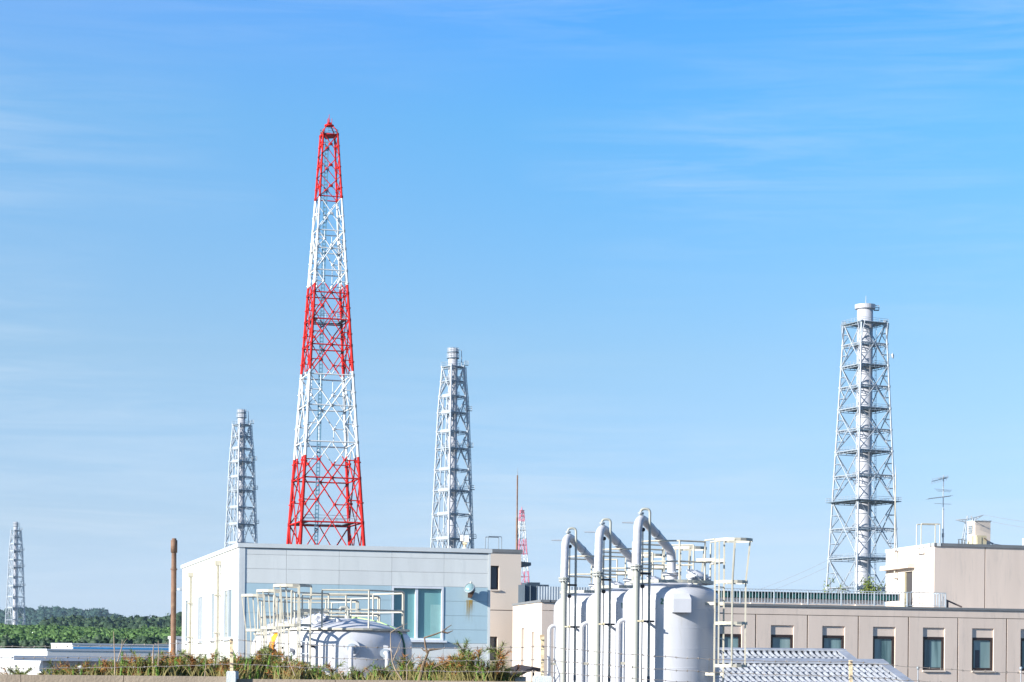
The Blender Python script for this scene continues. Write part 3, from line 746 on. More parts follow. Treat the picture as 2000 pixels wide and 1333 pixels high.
def haze():
    mb = MB(); mb.box(-9100, 9100, -400, 14100, -1.2, 185)
    m = bpy.data.materials.new('haze'); m.use_nodes = True; nt = m.node_tree; nt.nodes.clear()
    o = nt.nodes.new('ShaderNodeOutputMaterial'); v = nt.nodes.new('ShaderNodeVolumePrincipled')
    v.inputs['Color'].default_value = (0.62, 0.82, 1.0, 1); v.inputs['Density'].default_value = HAZE
    v.inputs['Anisotropy'].default_value = 0.2
    nt.links.new(v.outputs[0], o.inputs['Volume']); stuff(mb.obj('haze', m))
HAZE = 0.00005
haze()

# ================================================================ pale blue building
def pale_building():
    ang = math.atan(4200 / 15339)
    f = Frame(465, 72.0, ang)
    th = thing('clad_building', 'pale blue and white panel-clad building with a teal window, behind the left tanks', 'building', f.o, ang)
    W = f.front(957.5, 1150)[0]; H = f.front(465, 1062)[1]; Dp = f.side(356, 1150)[0]
    zt = lambda y: f.front(900, y)[1]
    cols = [f.front(x, 1150)[0] for x in (474, 559, 662, 765, 867, 953)]
    rows = [H - .16, zt(1092.5), zt(1119.5), zt(1147), zt(1175), zt(1203), zt(1230.5), zt(1257), zt(1285), zt(1312), 0.0]
    wz0, wz1 = zt(1252), zt(1147)
    # core walls stand 4 cm behind the panels; opening left for the window
    core = MB(); wx0, wx1 = cols[3], cols[4]
    core.box(.06, wx0, .05, .30, 0, H - .02); core.box(wx1, W - .02, .05, .30, 0, H - .02)
    core.box(wx0, wx1, .05, .30, 0, wz0); core.box(wx0, wx1, .05, .30, wz1, H - .02)
    core.box(W - .30, W - .02, .30, Dp, 0, H - .02); core.box(.30, W - .3, Dp - .25, Dp, 0, H - .02)
    core.box(.05, .06 + .24, .3, Dp - .02, 0, H - .02)
    core.obj('wall_core', M_seam, th)
    mb = MB(); mb.box(.1, W - .1, .3, Dp - .2, H - .3, H - .25); mb.obj('roof', M_roofgrey, th)
    g = .004
    for j in range(len(rows) - 1):
        for i in range(len(cols) - 1):
            if i == 3 and 3 <= j <= 6: continue
            m = M_blue if 3 <= j <= 6 else (M_wall if (i * 7 + j * 3) % 4 else M_wall2)
            mb = MB(); mb.box(cols[i] + g, cols[i + 1] - g, rnd.uniform(-.0015, .0015), .046, rows[j + 1] + g, rows[j] - g)
            mb.obj('wall_panel', m, th)
    mb = MB(); mb.box(0, cols[0] - g, -.02, .2, 0, H - .1); mb.box(0, .2, -.019, .2, 0, H - .1); mb.obj('corner_trim', M_trim, th)
    mb = MB(); mb.box(cols[-1] + g, W, -.015, .2, 0, H - .1); mb.obj('corner_trim', M_wall, th)
    mb = MB(); t = .05; z0, z1 = H - .12, H + .02
    mb.box(-t, W + t, -t, .25, z0, z1); mb.box(-t, .25, .25, Dp, z0, z1); mb.box(W - .25, W + t, .25, Dp, z0, z1); mb.box(-t, W + t, Dp, Dp + .2, z0, z1)
    mb.obj('parapet_cap', M_trim, th)
    # side wall: panels of its own, with window openings
    sy = lambda px, py: f.side(px, py)
    wins = []
    for xa, xb, yt, yb in ((362, 371.5, 1176, 1262), (386.5, 395, 1167, 1259), (413, 423.5, 1157, 1255.5), (437.5, 453, 1148, 1247.5)):
        ya = f.side(xa, 1200)[0]; yb_ = f.side(xb, 1200)[0]
        wins.append((yb_, ya, f.side(xb, yb)[1], f.side(xb, yt)[1]))
    wins.sort()
    edges = [.2] + [w for win in wins for w in win[:2]] + [Dp]
    srow = [0, zt(1285), zt(1257), wins[0][2], wins[0][3], zt(1119), zt(1092), H - .12]
    srow = sorted(set(round(v, 3) for v in srow))
    for a, b in zip(edges[:-1], edges[1:]):
        is_win = any(abs(a - w[0]) < 1e-4 for w in wins)
        for z0, z1 in zip(srow[:-1], srow[1:]):
            if is_win and abs(z0 - round(wins[0][2], 3)) < .01: continue
            mb = MB(); mb.box(-.0, .05, a + .004, b - .004, z0 + .004, z1 - .004); mb.obj('wall_panel', M_side, th)
    for w in wins:
        z0, z1 = wins[0][2], wins[0][3]
        mb = MB(); d = .06
        mb.box(-.01, .045, w[0], w[0] + d, z0, z1); mb.box(-.01, .045, w[1] - d, w[1], z0, z1); mb.box(-.01, .045, w[0] + d, w[1] - d, z0, z0 + d); mb.box(-.01, .045, w[0] + d, w[1] - d, z1 - d, z1)
        mb.box(-.008, .045, (w[0] + w[1]) / 2 - .03, (w[0] + w[1]) / 2 + .03, z0 + d, z1 - d)
        mb.box(-.08, .0, w[0] - .05, w[1] + .05, z0 - .06, z0 - .003)
        wo = mb.obj('side_window', M_lframe, th)
        mb = MB(); mb.box(.02, .03, w[0] + d, w[1] - d, z0 + d, z1 - d); mb.obj('pane', M_sglass, wo)
    for px, yt in ((376.5, 1127), (430, 1105)):
        y = f.side(px, 1200)[0]; z = f.side(px, yt)[1]
        mb = MB(); mb.cyl((-.12, y, 0), (-.12, y, z), .075, 10); mb.box(-.2, -.01, y - .1, y + .1, z, z + .16)
        for zz in (z * .3, z * .55, z * .8): mb.box(-.22, -.0, y - .11, y + .11, zz, zz + .04)
        mb.obj('downpipe', M_cage, th)
    # front window
    (x0, _), (x1, _) = f.front(768, 1200), f.front(863, 1200); z0, z1 = zt(1246), zt(1149.5)
    mb = MB(); d = .075
    mb.box(wx0 + .01, wx0 + d, -.02, .2, wz0, wz1 - .006); mb.box(wx1 - d, wx1 - .01, -.02, .2, wz0, wz1 - .006)
    mb.box(wx0 + d, wx1 - d, -.02, .2, wz1 - d, wz1 - .006); mb.box(wx0 + d, wx1 - d, -.02, .2, wz0, wz0 + d)
    xm = f.front(814, 1200)[0]; mb.box(xm - .045, xm + .045, .02, .16, wz0 + d, wz1 - d)
    wo = mb.obj('window', M_lframe, th)
    mb = MB(); mb.box(wx0 - .04, wx1 + .09, -.16, -.003, wz0 - .07, wz0 - .005); mb.obj('sill', M_lframe, wo)
    for a, b, dy in ((wx0 + d, xm - .045, .13), (xm + .045, wx1 - d, .09)):
        mb = MB(); mb.box(a, b, dy, dy + .008, wz0 + d, wz1 - d); mb.obj('pane', M_teal, wo)
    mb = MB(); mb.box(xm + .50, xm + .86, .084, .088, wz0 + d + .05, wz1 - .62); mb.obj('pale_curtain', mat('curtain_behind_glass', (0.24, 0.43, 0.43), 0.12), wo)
    # rust streak under the lamp bracket: a thin deposit on the panels
    m = bpy.data.materials.new('rust_streak'); m.use_nodes = True; nt = m.node_tree; N = nt.nodes.new; L = nt.links.new; b = nt.nodes['Principled BSDF']
    b.inputs['Base Color'].default_value = (0.42, 0.27, 0.05, 1); b.inputs['Roughness'].default_value = .8
    tc = N('ShaderNodeTexCoord'); sp = N('ShaderNodeSeparateXYZ'); L(tc.outputs['Generated'], sp.inputs[0])
    nz = N('ShaderNodeTexNoise'); mp = N('ShaderNodeMapping'); mp.inputs['Scale'].default_value = (7, 1, 1.2); L(tc.outputs['Generated'], mp.inputs[0]); L(mp.outputs[0], nz.inputs['Vector']); nz.inputs['Scale'].default_value = 1
    rr = N('ShaderNodeMapRange'); rr.inputs[1].default_value = .40; rr.inputs[2].default_value = .62; L(nz.outputs['Fac'], rr.inputs[0])
    def mth(op, a, b_):
        q = N('ShaderNodeMath'); q.operation = op
        for i, v in enumerate((a, b_)):
            if isinstance(v, (int, float)): q.inputs[i].default_value = v
            else: L(v, q.inputs[i])
        return q.outputs[0]
    zf = mth('POWER', sp.outputs['Z'], 1.3); xf = mth('SUBTRACT', 1.0, mth('POWER', mth('ABSOLUTE', mth('SUBTRACT', mth('MULTIPLY', sp.outputs['X'], 2.0), 1.0), 0.0), 2.0))
    L(mth('MULTIPLY', mth('MULTIPLY', zf, xf), mth('MULTIPLY', rr.outputs[0], 0.9)), b.inputs['Alpha'])
    xa = f.front(905, 1200)[0]; xb = f.front(928, 1200)[0]; za = zt(1172); zb = zt(1220)
    mb = MB(); mb.add([(xa, -.005, zb), (xb, -.005, zb), (xb, -.005, za), (xa, -.005, za)], [(0, 1, 2, 3)]); mb.obj('rust_streak', m, th)
    # floodlight on its bracket, hanging on the front wall
    p = f.o + f.ex * f.front(916, 1165)[0]; p.z = 0
    lt = thing('floodlight', 'round glass floodlight on a rusty bracket on the pale blue building front', 'lamp', p, ang)
    zb, zt_ = zt(1168), zt(1155); s = 72.6 / F
    mb = MB(); mb.add([(-7 * s, -.30, zb), (1 * s, -.30, zb), (5 * s, -.02, zb), (-1 * s, -.02, zb), (-7 * s, -.34, zt_), (7 * s, -.34, zt_), (9 * s, -.02, zt_), (-2 * s, -.02, zt_)],
        [(0, 3, 2, 1), (4, 5, 6, 7), (0, 1, 5, 4), (1, 2, 6, 5), (2, 3, 7, 6), (3, 0, 4, 7)]); mb.obj('bracket', [MATS['rusty_pipe']], lt)
    mb = MB(); mb.cyl((4 * s, -.22, zt_), (4 * s, -.22, zt_ + .10), .10, 12); mb.cyl((-2 * s, -.3, zt_), (-2 * s, -.3, zt_ + .08), .11, 12); mb.obj('swivel', M_pipeg, lt)
    c = Vector((-3 * s, -.30, zt(1149.5)))
    mb = MB(); mb.lathe([(0, -.20), (.08, -.19), (.12, -.10), (.16, -.02), (.175, .0), (.175, .03)], n=24); hd = mb.obj('reflector', M_pipeg, lt); hd.location = c; hd.rotation_euler = (R(62), 0, R(-42))
    mb = MB(); mb.lathe([(.172, .03), (.12, .075), (.06, .095), (0, .10)], n=24); gl = mb.obj('glass', M_lamp, hd)
    mb = MB(); mb.lathe([(.178, -.01), (.192, -.01), (.192, .045), (.178, .045)], n=24); mb.obj('rim', M_galv, hd)
    mb = MB(); mb.box(-.03, .03, .16, .24, -.03, .05); mb.obj('lug', M_pipeg, hd)
    # white roof cowl with a lamp head on it
    p = at(908, 1068, 76.0); th2 = thing('roof_cowl', 'white dome cowl with a small lamp head above the pale blue building', 'vent', (p.x, p.y, H - .25))
    mb = MB(); r = .24; mb.lathe([(r, -.3), (r, .18), (r * .93, .28), (r * .7, .36), (r * .35, .41), (0, .42)], n=24); mb.obj('dome', M_white, th2)
    mb = MB(); mb.cyl((0, 0, .40), (0, 0, .56), .05, 10); mb.box(-.08, .08, -.06, .06, .52, .62); mb.obj('neck', M_postm, th2)
    mb = MB(); mb.box(-.02, .14, -.09, .09, .60, .84); mb.box(-.17, -.05, -.07, .07, .64, .86); mb.obj('lamp_head', M_farwhite, th2)
    return f, H, Dp
pf, pH, pD = pale_building()

# ================================================================ beige building group
BA = math.atan(4200 / 14000); 
def beige_building():
    f = Frame(1800, 110.0, BA); f.o = f.o
    zt = lambda y, x=1800: f.front(x, y)[1]
    sd = Vector((-.2096, .9778, 0))
    X0 = f.front(1057, 1250)[0]; X1 = f.front(2160, 1250)[0]
    H = zt(1186); zc0 = zt(1190.5)
    gz = zt(1206)
    th = thing('beige_building', 'long beige building with recessed dark-framed windows and a grey parapet coping, at right', 'building', f.o, BA)
    gx = [1373.5, 1472, 1571, 1670, 1769, 1867, 1966, 2065]
    wx = [(1402, 1442), (1500, 1543), (1600, 1643), (1699, 1741), (1797, 1840), (1895, 1937), (1993, 2036)]
    GX = [f.front(x, 1250)[0] for x in gx]
    per = (GX[6] - GX[0]) / 6; GX = [GX[0] + i * per for i in range(8)]
    while GX[0] - per > X0: GX.insert(0, GX[0] - per)
    nb = len(GX)
    core = MB(); core.box(X0 + 1.6, X1, .42, 14, 0, zc0 - .03); core.box(X0 + .3, X0 + 1.6, .41, .42, 0, zc0 - .03); co = core.obj('wall_core', M_groove, th)
    mb = MB(); mb.box(X0 + .02, X1, .0, .42, gz + .02, zc0); mb.obj('frieze', M_beige, th)
    mb = MB(); mb.box(X0 - .06, X1, -.06, .5, zc0 + .002, H); mb.obj('coping', M_coping, th)
    mb = MB(); mb.box(X0 + 1.6, X1, .5, 14, zc0 - .02, zc0 + .02); mb.obj('roof', M_roofgrey, th)
    ww = (f.front(1840, 1270)[0] - f.front(1797, 1270)[0]); off = f.front(1797, 1270)[0] - f.front(1769, 1250)[0]
    w_top, lint, w_bot = zt(1226), zt(1244), zt(1309)
    g = .035
    for i in range(nb):
        a = GX[i] + g; b = (GX[i + 1] if i + 1 < nb else GX[i] + per) - g
        wa = GX[i] + off; wb = wa + ww
        mb = MB(); 
        mb.box(a, wa, 0, .40, 0, gz - .01); mb.box(wb, b, 0, .40, 0, gz - .01); mb.box(wa, wb, 0, .40, w_top, gz - .01); mb.box(wa, wb, 0, .40, 0, w_bot)
        mb.box(wa, wb, .075, .40, lint, w_top); mb.obj('wall_panel', M_beige, th)
        mb = MB(); d = .135; y0, y1 = .08, .30
        mb.box(wa, wa + d, y0, y1, w_bot, lint); mb.box(wb - d, wb, y0, y1, w_bot, lint); mb.box(wa + d, wb - d, y0, y1, lint - d, lint); mb.box(wa + d, wb - d, y0, y1, w_bot, w_bot + d)
        wo = mb.obj('window', M_wframe, th)
        mb = MB(); mb.box(wa + d, wb - d, .15, .16, w_bot + d, lint - d); mb.obj('pane', (M_curt, M_curt2, M_curt, M_curt)[(i * 5 + 2) % 4], wo)
        if i % 3 == 1: mb = MB(); xx = wa + d + (wb - wa - 2 * d) * .12; mb.box(xx, xx + .26, .140, .148, w_bot + d + .02, w_bot + (lint - w_bot) * .62); mb.obj('curtain_edge', M_dglass, wo)
        mb = MB(); mb.box(wa - .02, wb + .04, -.09, .08, w_bot - .09, w_bot - .004); mb.obj('sill', M_cream, wo)
    # panel left of the first joint
    mb = MB(); mb.box(X0 + .02, GX[0] - g, 0, .40, 0, gz - .01); mb.obj('wall_panel', M_beige, th)
    # slanting side wall, lit by the sun
    sl = MB(); o = Vector((X0, 0, 0)); ls = Matrix.Rotation(-BA, 3, 'Z') @ sd; nrm = Vector((ls.y, -ls.x, 0))
    L_ = 6.6
    def slab(mb, a, b, z0, z1, t=.4, out=0.0):
        p = o + ls * a - nrm * out; q = o + ls * b - nrm * out
        pts = [p, p + nrm * t, q + nrm * t, q]
        mb.prism([(v.x, v.y) for v in pts], z0, z1)
    def fs(px): # distance along side
        a_, _ = ray(px, 1250); P0 = f.o + f.ex * X0; t = (a_ * P0.y - P0.x) / (sd.x - a_ * sd.y); return t
    slots = [(fs(1042.5), fs(1038)), (fs(1023), fs(1018))]
    zs0, zs1 = zt(1224, 1057), zt(1000, 1057)
    cuts = [.06] + [v for s_ in slots for v in s_] + [L_]
    szt = [ZP(1040, 1235, 106.0), ZP(1020, 1227, 108.0)]
    for i in range(len(cuts) - 1):
        mb = MB()
        if i % 2 == 0: slab(mb, cuts[i], cuts[i + 1], 0, zc0)
        else: slab(mb, cuts[i], cuts[i + 1], szt[i // 2], zc0); slab(mb, cuts[i], cuts[i + 1], 0, szt[i // 2], .1, -.3)
        mb.obj('side_wall', M_cream, th)
    for (a, b), z in zip(slots, szt):
        mb = MB(); slab(mb, a, b, .5, z, .02, -.28); mb.obj('slot_window', M_groove, th)
    mb = MB(); slab(mb, -.05, L_, zc0 + .004, H + .002, .45, .05); mb.obj('coping', M_coping, th)
    # parapet railing on top
    def rail(xa, xb, h, y=.12):
        a = f.front(xa, 1165)[0]; b = f.front(xb, 1165)[0]
        rt = thing('roof_railing', 'blue grey baluster railing along the parapet of the long beige building', 'railing', f.o, BA)
        mb = MB(); mb.box(a, b, y - .02, y + .02, H + h - .04, H + h); mb.obj('top_rail', M_rail, rt)
        mb = MB(); mb.box(a, b, y - .012, y + .012, H + .06, H + .09); mb.obj('bottom_rail', M_rail, rt)
        n = int((b - a) / .167); bm = MB(); bm.box(-.011, .011, -.011, .011, H + .09, H + h - .04); first = None
        pm = MB(); pm.box(-.03, .03, -.03, .03, H, H + h - .04)
        fp = None
        for i in range(n + 1):
            x = a + (b - a) * i / n; post = i % 11 == 0 or i == n
            if post and fp is None: fp = pm.obj('post', M_rail, rt); c = fp
            elif not post and first is None: first = bm.obj('baluster', M_rail, rt); c = first
            else: c = (fp if post else first).copy(); SC.collection.objects.link(c)
            c.location = (x, y, 0)
        # the end returns towards the stair
        for k in range(1, 9):
            c = first.copy(); SC.collection.objects.link(c); c.location = (b - .02 * k, y + .16 * k, 0)
        mb = MB(); mb.bar((b, y, H + h - .02), (b - .16, y + 1.3, H + h - .02), .04); mb.obj('return_rail', M_rail, rt)
        return rt
    rail(1380, 1849, zt(1153.5, 1600) - zt(1183, 1600))
    # stair-shaped brace right of the railing
    a = f.front(1851, 1170)[0]; b = f.front(1884, 1184)[0]
    st = thing('slanted_handrail', 'short dark slanted handrail just right of the roof railing', 'handrail', f.o, BA)
    mb = MB(); mb.bar((a, .3, zt(1171, 1850)), (b, .3, H + .05), .07); mb.obj('rail', M_groove, st)
    mb = MB(); xm = f.front(1856, 1180)[0]; mb.bar((xm, .3, H), (xm, .3, zt(1174, 1856)), .08); mb.obj('post', M_groove, st)
    return f, th, zt, H, X0, sd
bf, bth, bzt, bH, bX0, bsd = beige_building()

def side_point(px, D0x, f_o, sd):  # intersection of column px with the vertical plane through f_o along sd
    a_, _ = ray(px, 1200); return (a_ * f_o.y - f_o.x) / (sd.x - a_ * sd.y)

def roof_box():
    """upper block with door, canopy, ladder"""
    f = Frame(1823, 119.0, BA); zt = lambda y, x=1823: f.front(x, y)[1]
    z0, z1 = bH - .5, zt(1063)
    th = thing('rooftop_block', 'beige rooftop block with a door in its sunlit left wall', 'building', f.o, BA)
    X1 = f.front(2150, 1100)[0]; xj = f.front(1924, 1100)[0]
    mb = MB(); mb.box(.0, xj - .03, 0, .4, z0, z1 - .12); mb.obj('wall_panel', M_beige, th)
    mb = MB(); mb.box(xj + .03, X1, 0, .4, z0, z1 - .12); mb.obj('wall_panel', M_beige, th)
    mb = MB(); mb.box(1.4, X1, .4, 7.5, z0, z1 - .2); mb.obj('wall_core', M_groove, th)
    mb = MB(); mb.box(-.04, X1, -.06, .45, z1 - .118, z1 + .06); mb.obj('coping', M_coping, th)
    sd = bsd; ls = Matrix.Rotation(-BA, 3, 'Z') @ sd; nrm = Vector((ls.y, -ls.x, 0)); o = Vector((0, 0, 0))
    fsd = lambda px: side_point(px, 0, f.o, sd)
    Ls = fsd(1729.5)
    def slab(mb, a, b, za, zb, t=.4, out=0.0):
        p = o + ls * a - nrm * out; q = o + ls * b - nrm * out
        pts = [p, p + nrm * t, q + nrm * t, q]; mb.prism([(v.x, v.y) for v in pts], za, zb)
    def zside(px, py):
        t = fsd(px); P = f.o + sd * t; return EYE + ray(px, py)[1] * P.y
    d0, d1 = fsd(1781.5), fsd(1765); dz = zside(1773, 1117)
    for a, b, za, zb in ((0.06, d0, z0, z1 - .12), (d1, Ls, z0, z1 - .12), (d0, d1, dz, z1 - .12)):
        mb = MB(); slab(mb, a, b, za, zb); mb.obj('side_wall', M_cream, th)
    mb = MB(); slab(mb, -.05, Ls, z1 - .118, z1 + .062, .42, .06); mb.obj('coping', M_trim, th)
    mb = MB(); slab(mb, d0, d1, z0, dz, .05, -.12); do = mb.obj('door', M_door, th)
    mb = MB(); slab(mb, d1 - .08, d1, z0, dz, .12, -.02); mb.obj('door_frame', M_box, do)
    mb = MB(); slab(mb, d0 + .12, d0 + .2, zside(1780, 1158), zside(1780, 1155), .1, .0); mb.obj('handle', M_galv, do)
    c0, c1 = fsd(1786), fsd(1731); zc = zside(1758, 1104)
    mb = MB(); slab(mb, c0, c1, zc - .25, zc, .42, .42); mb.obj('door_canopy', M_beige, th)
    # wall ladder rungs + hoop handrails over the parapet
    lt = thing('wall_ladder', 'rung ladder with hoop handrails on the sunlit side of the rooftop block', 'ladder', f.o, BA)
    la, lb = fsd(1804), fsd(1797); zz = zside(1800, 1080)
    lam, lbm = fsd(1805), fsd(1796)
    z = zz
    while z > z0 + .5:
        mb = MB(); P = o + ls * lam - nrm * .16; Q = o + ls * lbm - nrm * .16; mb.tube([P + nrm * .16 + Vector((0, 0, z)), P + Vector((0, 0, z)), Q + Vector((0, 0, z)), Q + nrm * .16 + Vector((0, 0, z))], .014, 5); mb.obj('rung', M_cage, lt); z -= .31
    zh = zside(1800, 1024)
    for aa in (lam, lbm):
        P = o + ls * aa - nrm * .22; Q = o + ls * aa + nrm * .9
        mb = MB(); mb.tube(fillet([P + Vector((0, 0, zz)), P + Vector((0, 0, zh)), Q + Vector((0, 0, zh)), Q + Vector((0, 0, z1))], .08), .03, 6); mb.obj('hoop', M_cage, lt)
    mb = MB(); P = o + ls * lam + nrm * .9; Q = o + ls * lbm + nrm * .9; mb.bar(P + Vector((0, 0, zh)), Q + Vector((0, 0, zh)), .04)
    P = o + ls * (lam - .1) - nrm * .25; Q = o + ls * (lbm + .1) - nrm * .25; mb.bar(P + Vector((0, 0, zz)), Q + Vector((0, 0, zz)), .05)
    mb.obj('cross_bar', M_cage, lt)
    # lightning rod on the side wall
    a = fsd(1752.5); P = f.o + (f.ex * 0) + sd * a; nw = Vector((sd.y, -sd.x, 0)); P = P - nw * .18
    rt = thing('lightning_rod', 'tall thin lightning rod fixed to the sunlit wall beside the rooftop door', 'lightning rod', (P.x, P.y, 0))
    Dp = P.y; zA, zB, zC = ZP(1753, 1131, Dp), ZP(1753, 925, Dp), ZP(1754, 908, Dp)
    mb = MB(); mb.cyl((0, 0, zA), (0, 0, zB), .045, 8, r2=.035); mb.cyl((0, 0, zB), (0, 0, zC), .028, 6, r2=.005); mb.obj('rod', M_cage, rt)
    for y in (1077, 1131, 1104):
        mb = MB(); z = ZP(1753, y, Dp); mb.box(-.02, .22, -.05, .05, z - .03, z + .03); mb.obj('clamp', M_groove, rt)
    return f, z1, zt
rf, rH, rzt = roof_box()

def green_roof():
    f = Frame(1400, 113.6, BA); zt = lambda y, x=1400: f.front(x, y)[1]
    th = thing('plant_room', 'low grey plant room with a dark green roof edge behind the roof railing', 'building', f.o, BA)
    xa = f.front(1380, 1160)[0]; xb = f.front(1759, 1160)[0]; z0 = bH - .4; z1 = zt(1154.5)
    zg = z1 - .33
    mb = MB(); mb.box(xa, xb - .9, .14, 3.9, z0, zg - .004); mb.obj('wall', M_beige, th)
    mb = MB()
    n = int((xb - xa) / .35)
    for i in range(n): mb.box(xa + i * .35, xa + i * .35 + .19, -.04, .16, zg + .02, z1 - .03)
    mb.box(xa, xb, .1, 4, zg, z1); mb.obj('green_eave', M_green, th)
    mb = MB(); mb.box(xa, xb + .02, -.1, 4, z1 + .003, z1 + .035); mb.obj('roof_sheet', M_rail, th)
    mb = MB()
    for px in (1480, 1580, 1685): x = f.front(px, 1170)[0]; mb = MB(); mb.box(x - .4, x + .4, -.02, .48, z0, zg - .25); mb.obj('plinth', M_beige, th)
green_roof()

def middle_block():
    D = 112.3; f = Frame(1016, D, BA); zt = lambda y, x=1016: f.front(x, y)[1]
    z1 = zt(1075.5); X0 = f.front(930, 1100)[0]
    th = thing('beige_block', 'tall beige block with two dark windows, right beside the pale building', 'building', f.o, BA)
    fx = lambda x: f.front(x, 1150)[0]
    zj = zt(1193)
    wins = [(fx(958), fx(974.5), zt(1153), zt(1106.5)), (fx(957), fx(972.5), zt(1291), zt(1244.5))]
    def panel(za, zb, w):
        mb = MB(); mb.box(X0, w[0] - .0, 0, .35, za, zb); mb.box(w[1], 0, 0, .35, za, zb); mb.box(w[0], w[1], 0, .35, za, w[2]); mb.box(w[0], w[1], 0, .35, w[3], zb); mb.obj('wall_panel', M_cream, th)
    panel(zj + .02, z1 - .14, wins[0]); panel(0, zj - .02, wins[1])
    mb = MB(); mb.box(X0, -.36, .35, 8, 0, z1 - .3); mb.box(X0, 0, .04, .36, zj - .019, zj + .019); mb.obj('wall_core', M_groove, th)
    mb = MB(); mb.box(-.35, 0, .352, 8, 0, z1 - .14); mb.obj('side_wall', M_beige, th)
    mb = MB(); mb.box(X0, .06, -.05, 8, z1 - .137, z1 + .04); mb.obj('coping', M_coping, th)
    for w in wins:
        mb = MB(); d = .06; mb.box(w[0], w[0] + d, .1, .25, w[2], w[3]); mb.box(w[1] - d, w[1], .1, .25, w[2], w[3]); mb.box(w[0] + d, w[1] - d, .1, .25, w[2], w[2] + d); mb.box(w[0] + d, w[1] - d, .1, .25, w[3] - d, w[3]); wo = mb.obj('window', M_wframe, th)
        mb = MB(); mb.box(w[0] + d, w[1] - d, .18, .19, w[2] + d, w[3] - d); mb.obj('pane', M_dglass, wo)
        mb = MB(); mb.box(w[0] - .03, w[1] + .06, -.08, .1, w[2] - .07, w[2] - .003); mb.obj('sill', M_cream, wo)
    za, zb = zt(1106), zt(1097.5)
    xb = f.front(1044, 1100)[0]
    mb = MB(); mb.add([(0.01, .6, za), (xb - .15, .6, za + .02), (xb, .6, za + .07), (xb, .6, zb), (.01, .6, zb + .06), (0.01, 1.8, za), (xb - .15, 1.8, za + .02), (xb, 1.8, za + .07), (xb, 1.8, zb), (.01, 1.8, zb + .06)],
        [(0, 1, 2, 3, 4), (9, 8, 7, 6, 5), (0, 5, 6, 1), (1, 6, 7, 2), (2, 7, 8, 3), (3, 8, 9, 4)]); mb.obj('awning', M_coping, th)
    # rod
    P = at(1009.3, 1076, D + 1.2); rt = thing('lightning_rod', 'tall thin brown lightning rod left of the small faraway tower', 'lightning rod', (P.x, P.y, 0))
    zA, zB, zC = z1, ZP(1010, 928, D + 1), ZP(1010, 913, D + 1)
    mb = MB(); mb.cyl((0, 0, zA - .1), (0, 0, zA + (zB - zA) * .45), .055, 8); mb.cyl((0, 0, zA + (zB - zA) * .45), (0, 0, zB), .038, 8); mb.obj('rod', M_rust, rt)
    mb = MB(); mb.cyl((0, 0, zB), (0, 0, zC), .022, 6, r2=.004); mb.obj('tip', M_alu, rt)
    # roof hoop ladder rails behind the pale building
    P = at(967, 1075, D + 2); ht = thing('roof_hatch_rails', 'thin grey hoop handrails above the right end of the pale building roof', 'handrail', (P.x, P.y, 0), BA)
    zh = ZP(967, 1048.5, D + 2); zb_ = z1 - .1; s = (D + 2) / F
    for y in (0, .55):
        mb = MB(); mb.tube(fillet([(-14.5 * s, y, zb_), (-14.5 * s, y, zh), (13 * s, y, zh), (13 * s, y, zb_)], .06), .022, 6); mb.obj('hoop', M_alu, ht)
    # dark equipment and a ribbed screen on the long wing's roof
    P = at(1047, 1170, D - 1); et = thing('roof_tank', 'dark blue grey rounded water tank on the roof right of the beige block', 'tank', (P.x, P.y, 0), BA)
    s = (D - 1) / F; zb_ = bH - .4; zt_ = ZP(1047, 1142, D - 1)
    mb = MB(); mb.prism([(-23 * s, 0), (26 * s, 0), (26 * s, 1.2), (-23 * s, 1.2)], zb_, zt_); mb.obj('shell', M_dark, et)
    mb = MB(); mb.prism([(-17 * s, .1), (9 * s, .1), (9 * s, 1.1), (-17 * s, 1.1)], zt_ + .003, zt_ + .11); mb.obj('lid', M_dark, et)
    mb = MB()
    for x in (-24, -12, 2, 14): mb = MB(); mb.cyl((x * s, -.05, zb_), (x * s, -.05, zt_ - .05), .04, 8); mb.obj('rib', M_dark, et)
    f2 = Frame(1057, 107.5, BA); z0, z1_ = bH - .05, f2.front(1075, 1146)[1]
    sc = thing('ribbed_screen', 'pale blue ribbed metal screen on the parapet behind the leftmost tall pipe', 'screen', f2.o, BA)
    a, b = f2.front(1049, 1160)[0], f2.front(1180, 1160)[0]
    mb = MB(); x = a; i = 0; vs = []; n = int((b - a) / .035)
    for i in range(n + 1):
        xx = a + i * .035; yy = .012 if i % 4 in (1, 2) else 0
        vs += [(xx, yy, z0), (xx, yy, z1_)]
    for i in range(n): mb.add([vs[2 * i], vs[2 * i + 2], vs[2 * i + 3], vs[2 * i + 1]], [(0, 1, 2, 3)])
    mb.obj('ribbed_sheet', M_rail, sc)
    mb = MB(); mb.box(a, b, .045, .09, z1_ - .05, z1_); mb.box(a, b, .045, .09, z0 + .1, z0 + .15); mb.obj('frame', M_galv, sc)
middle_block()

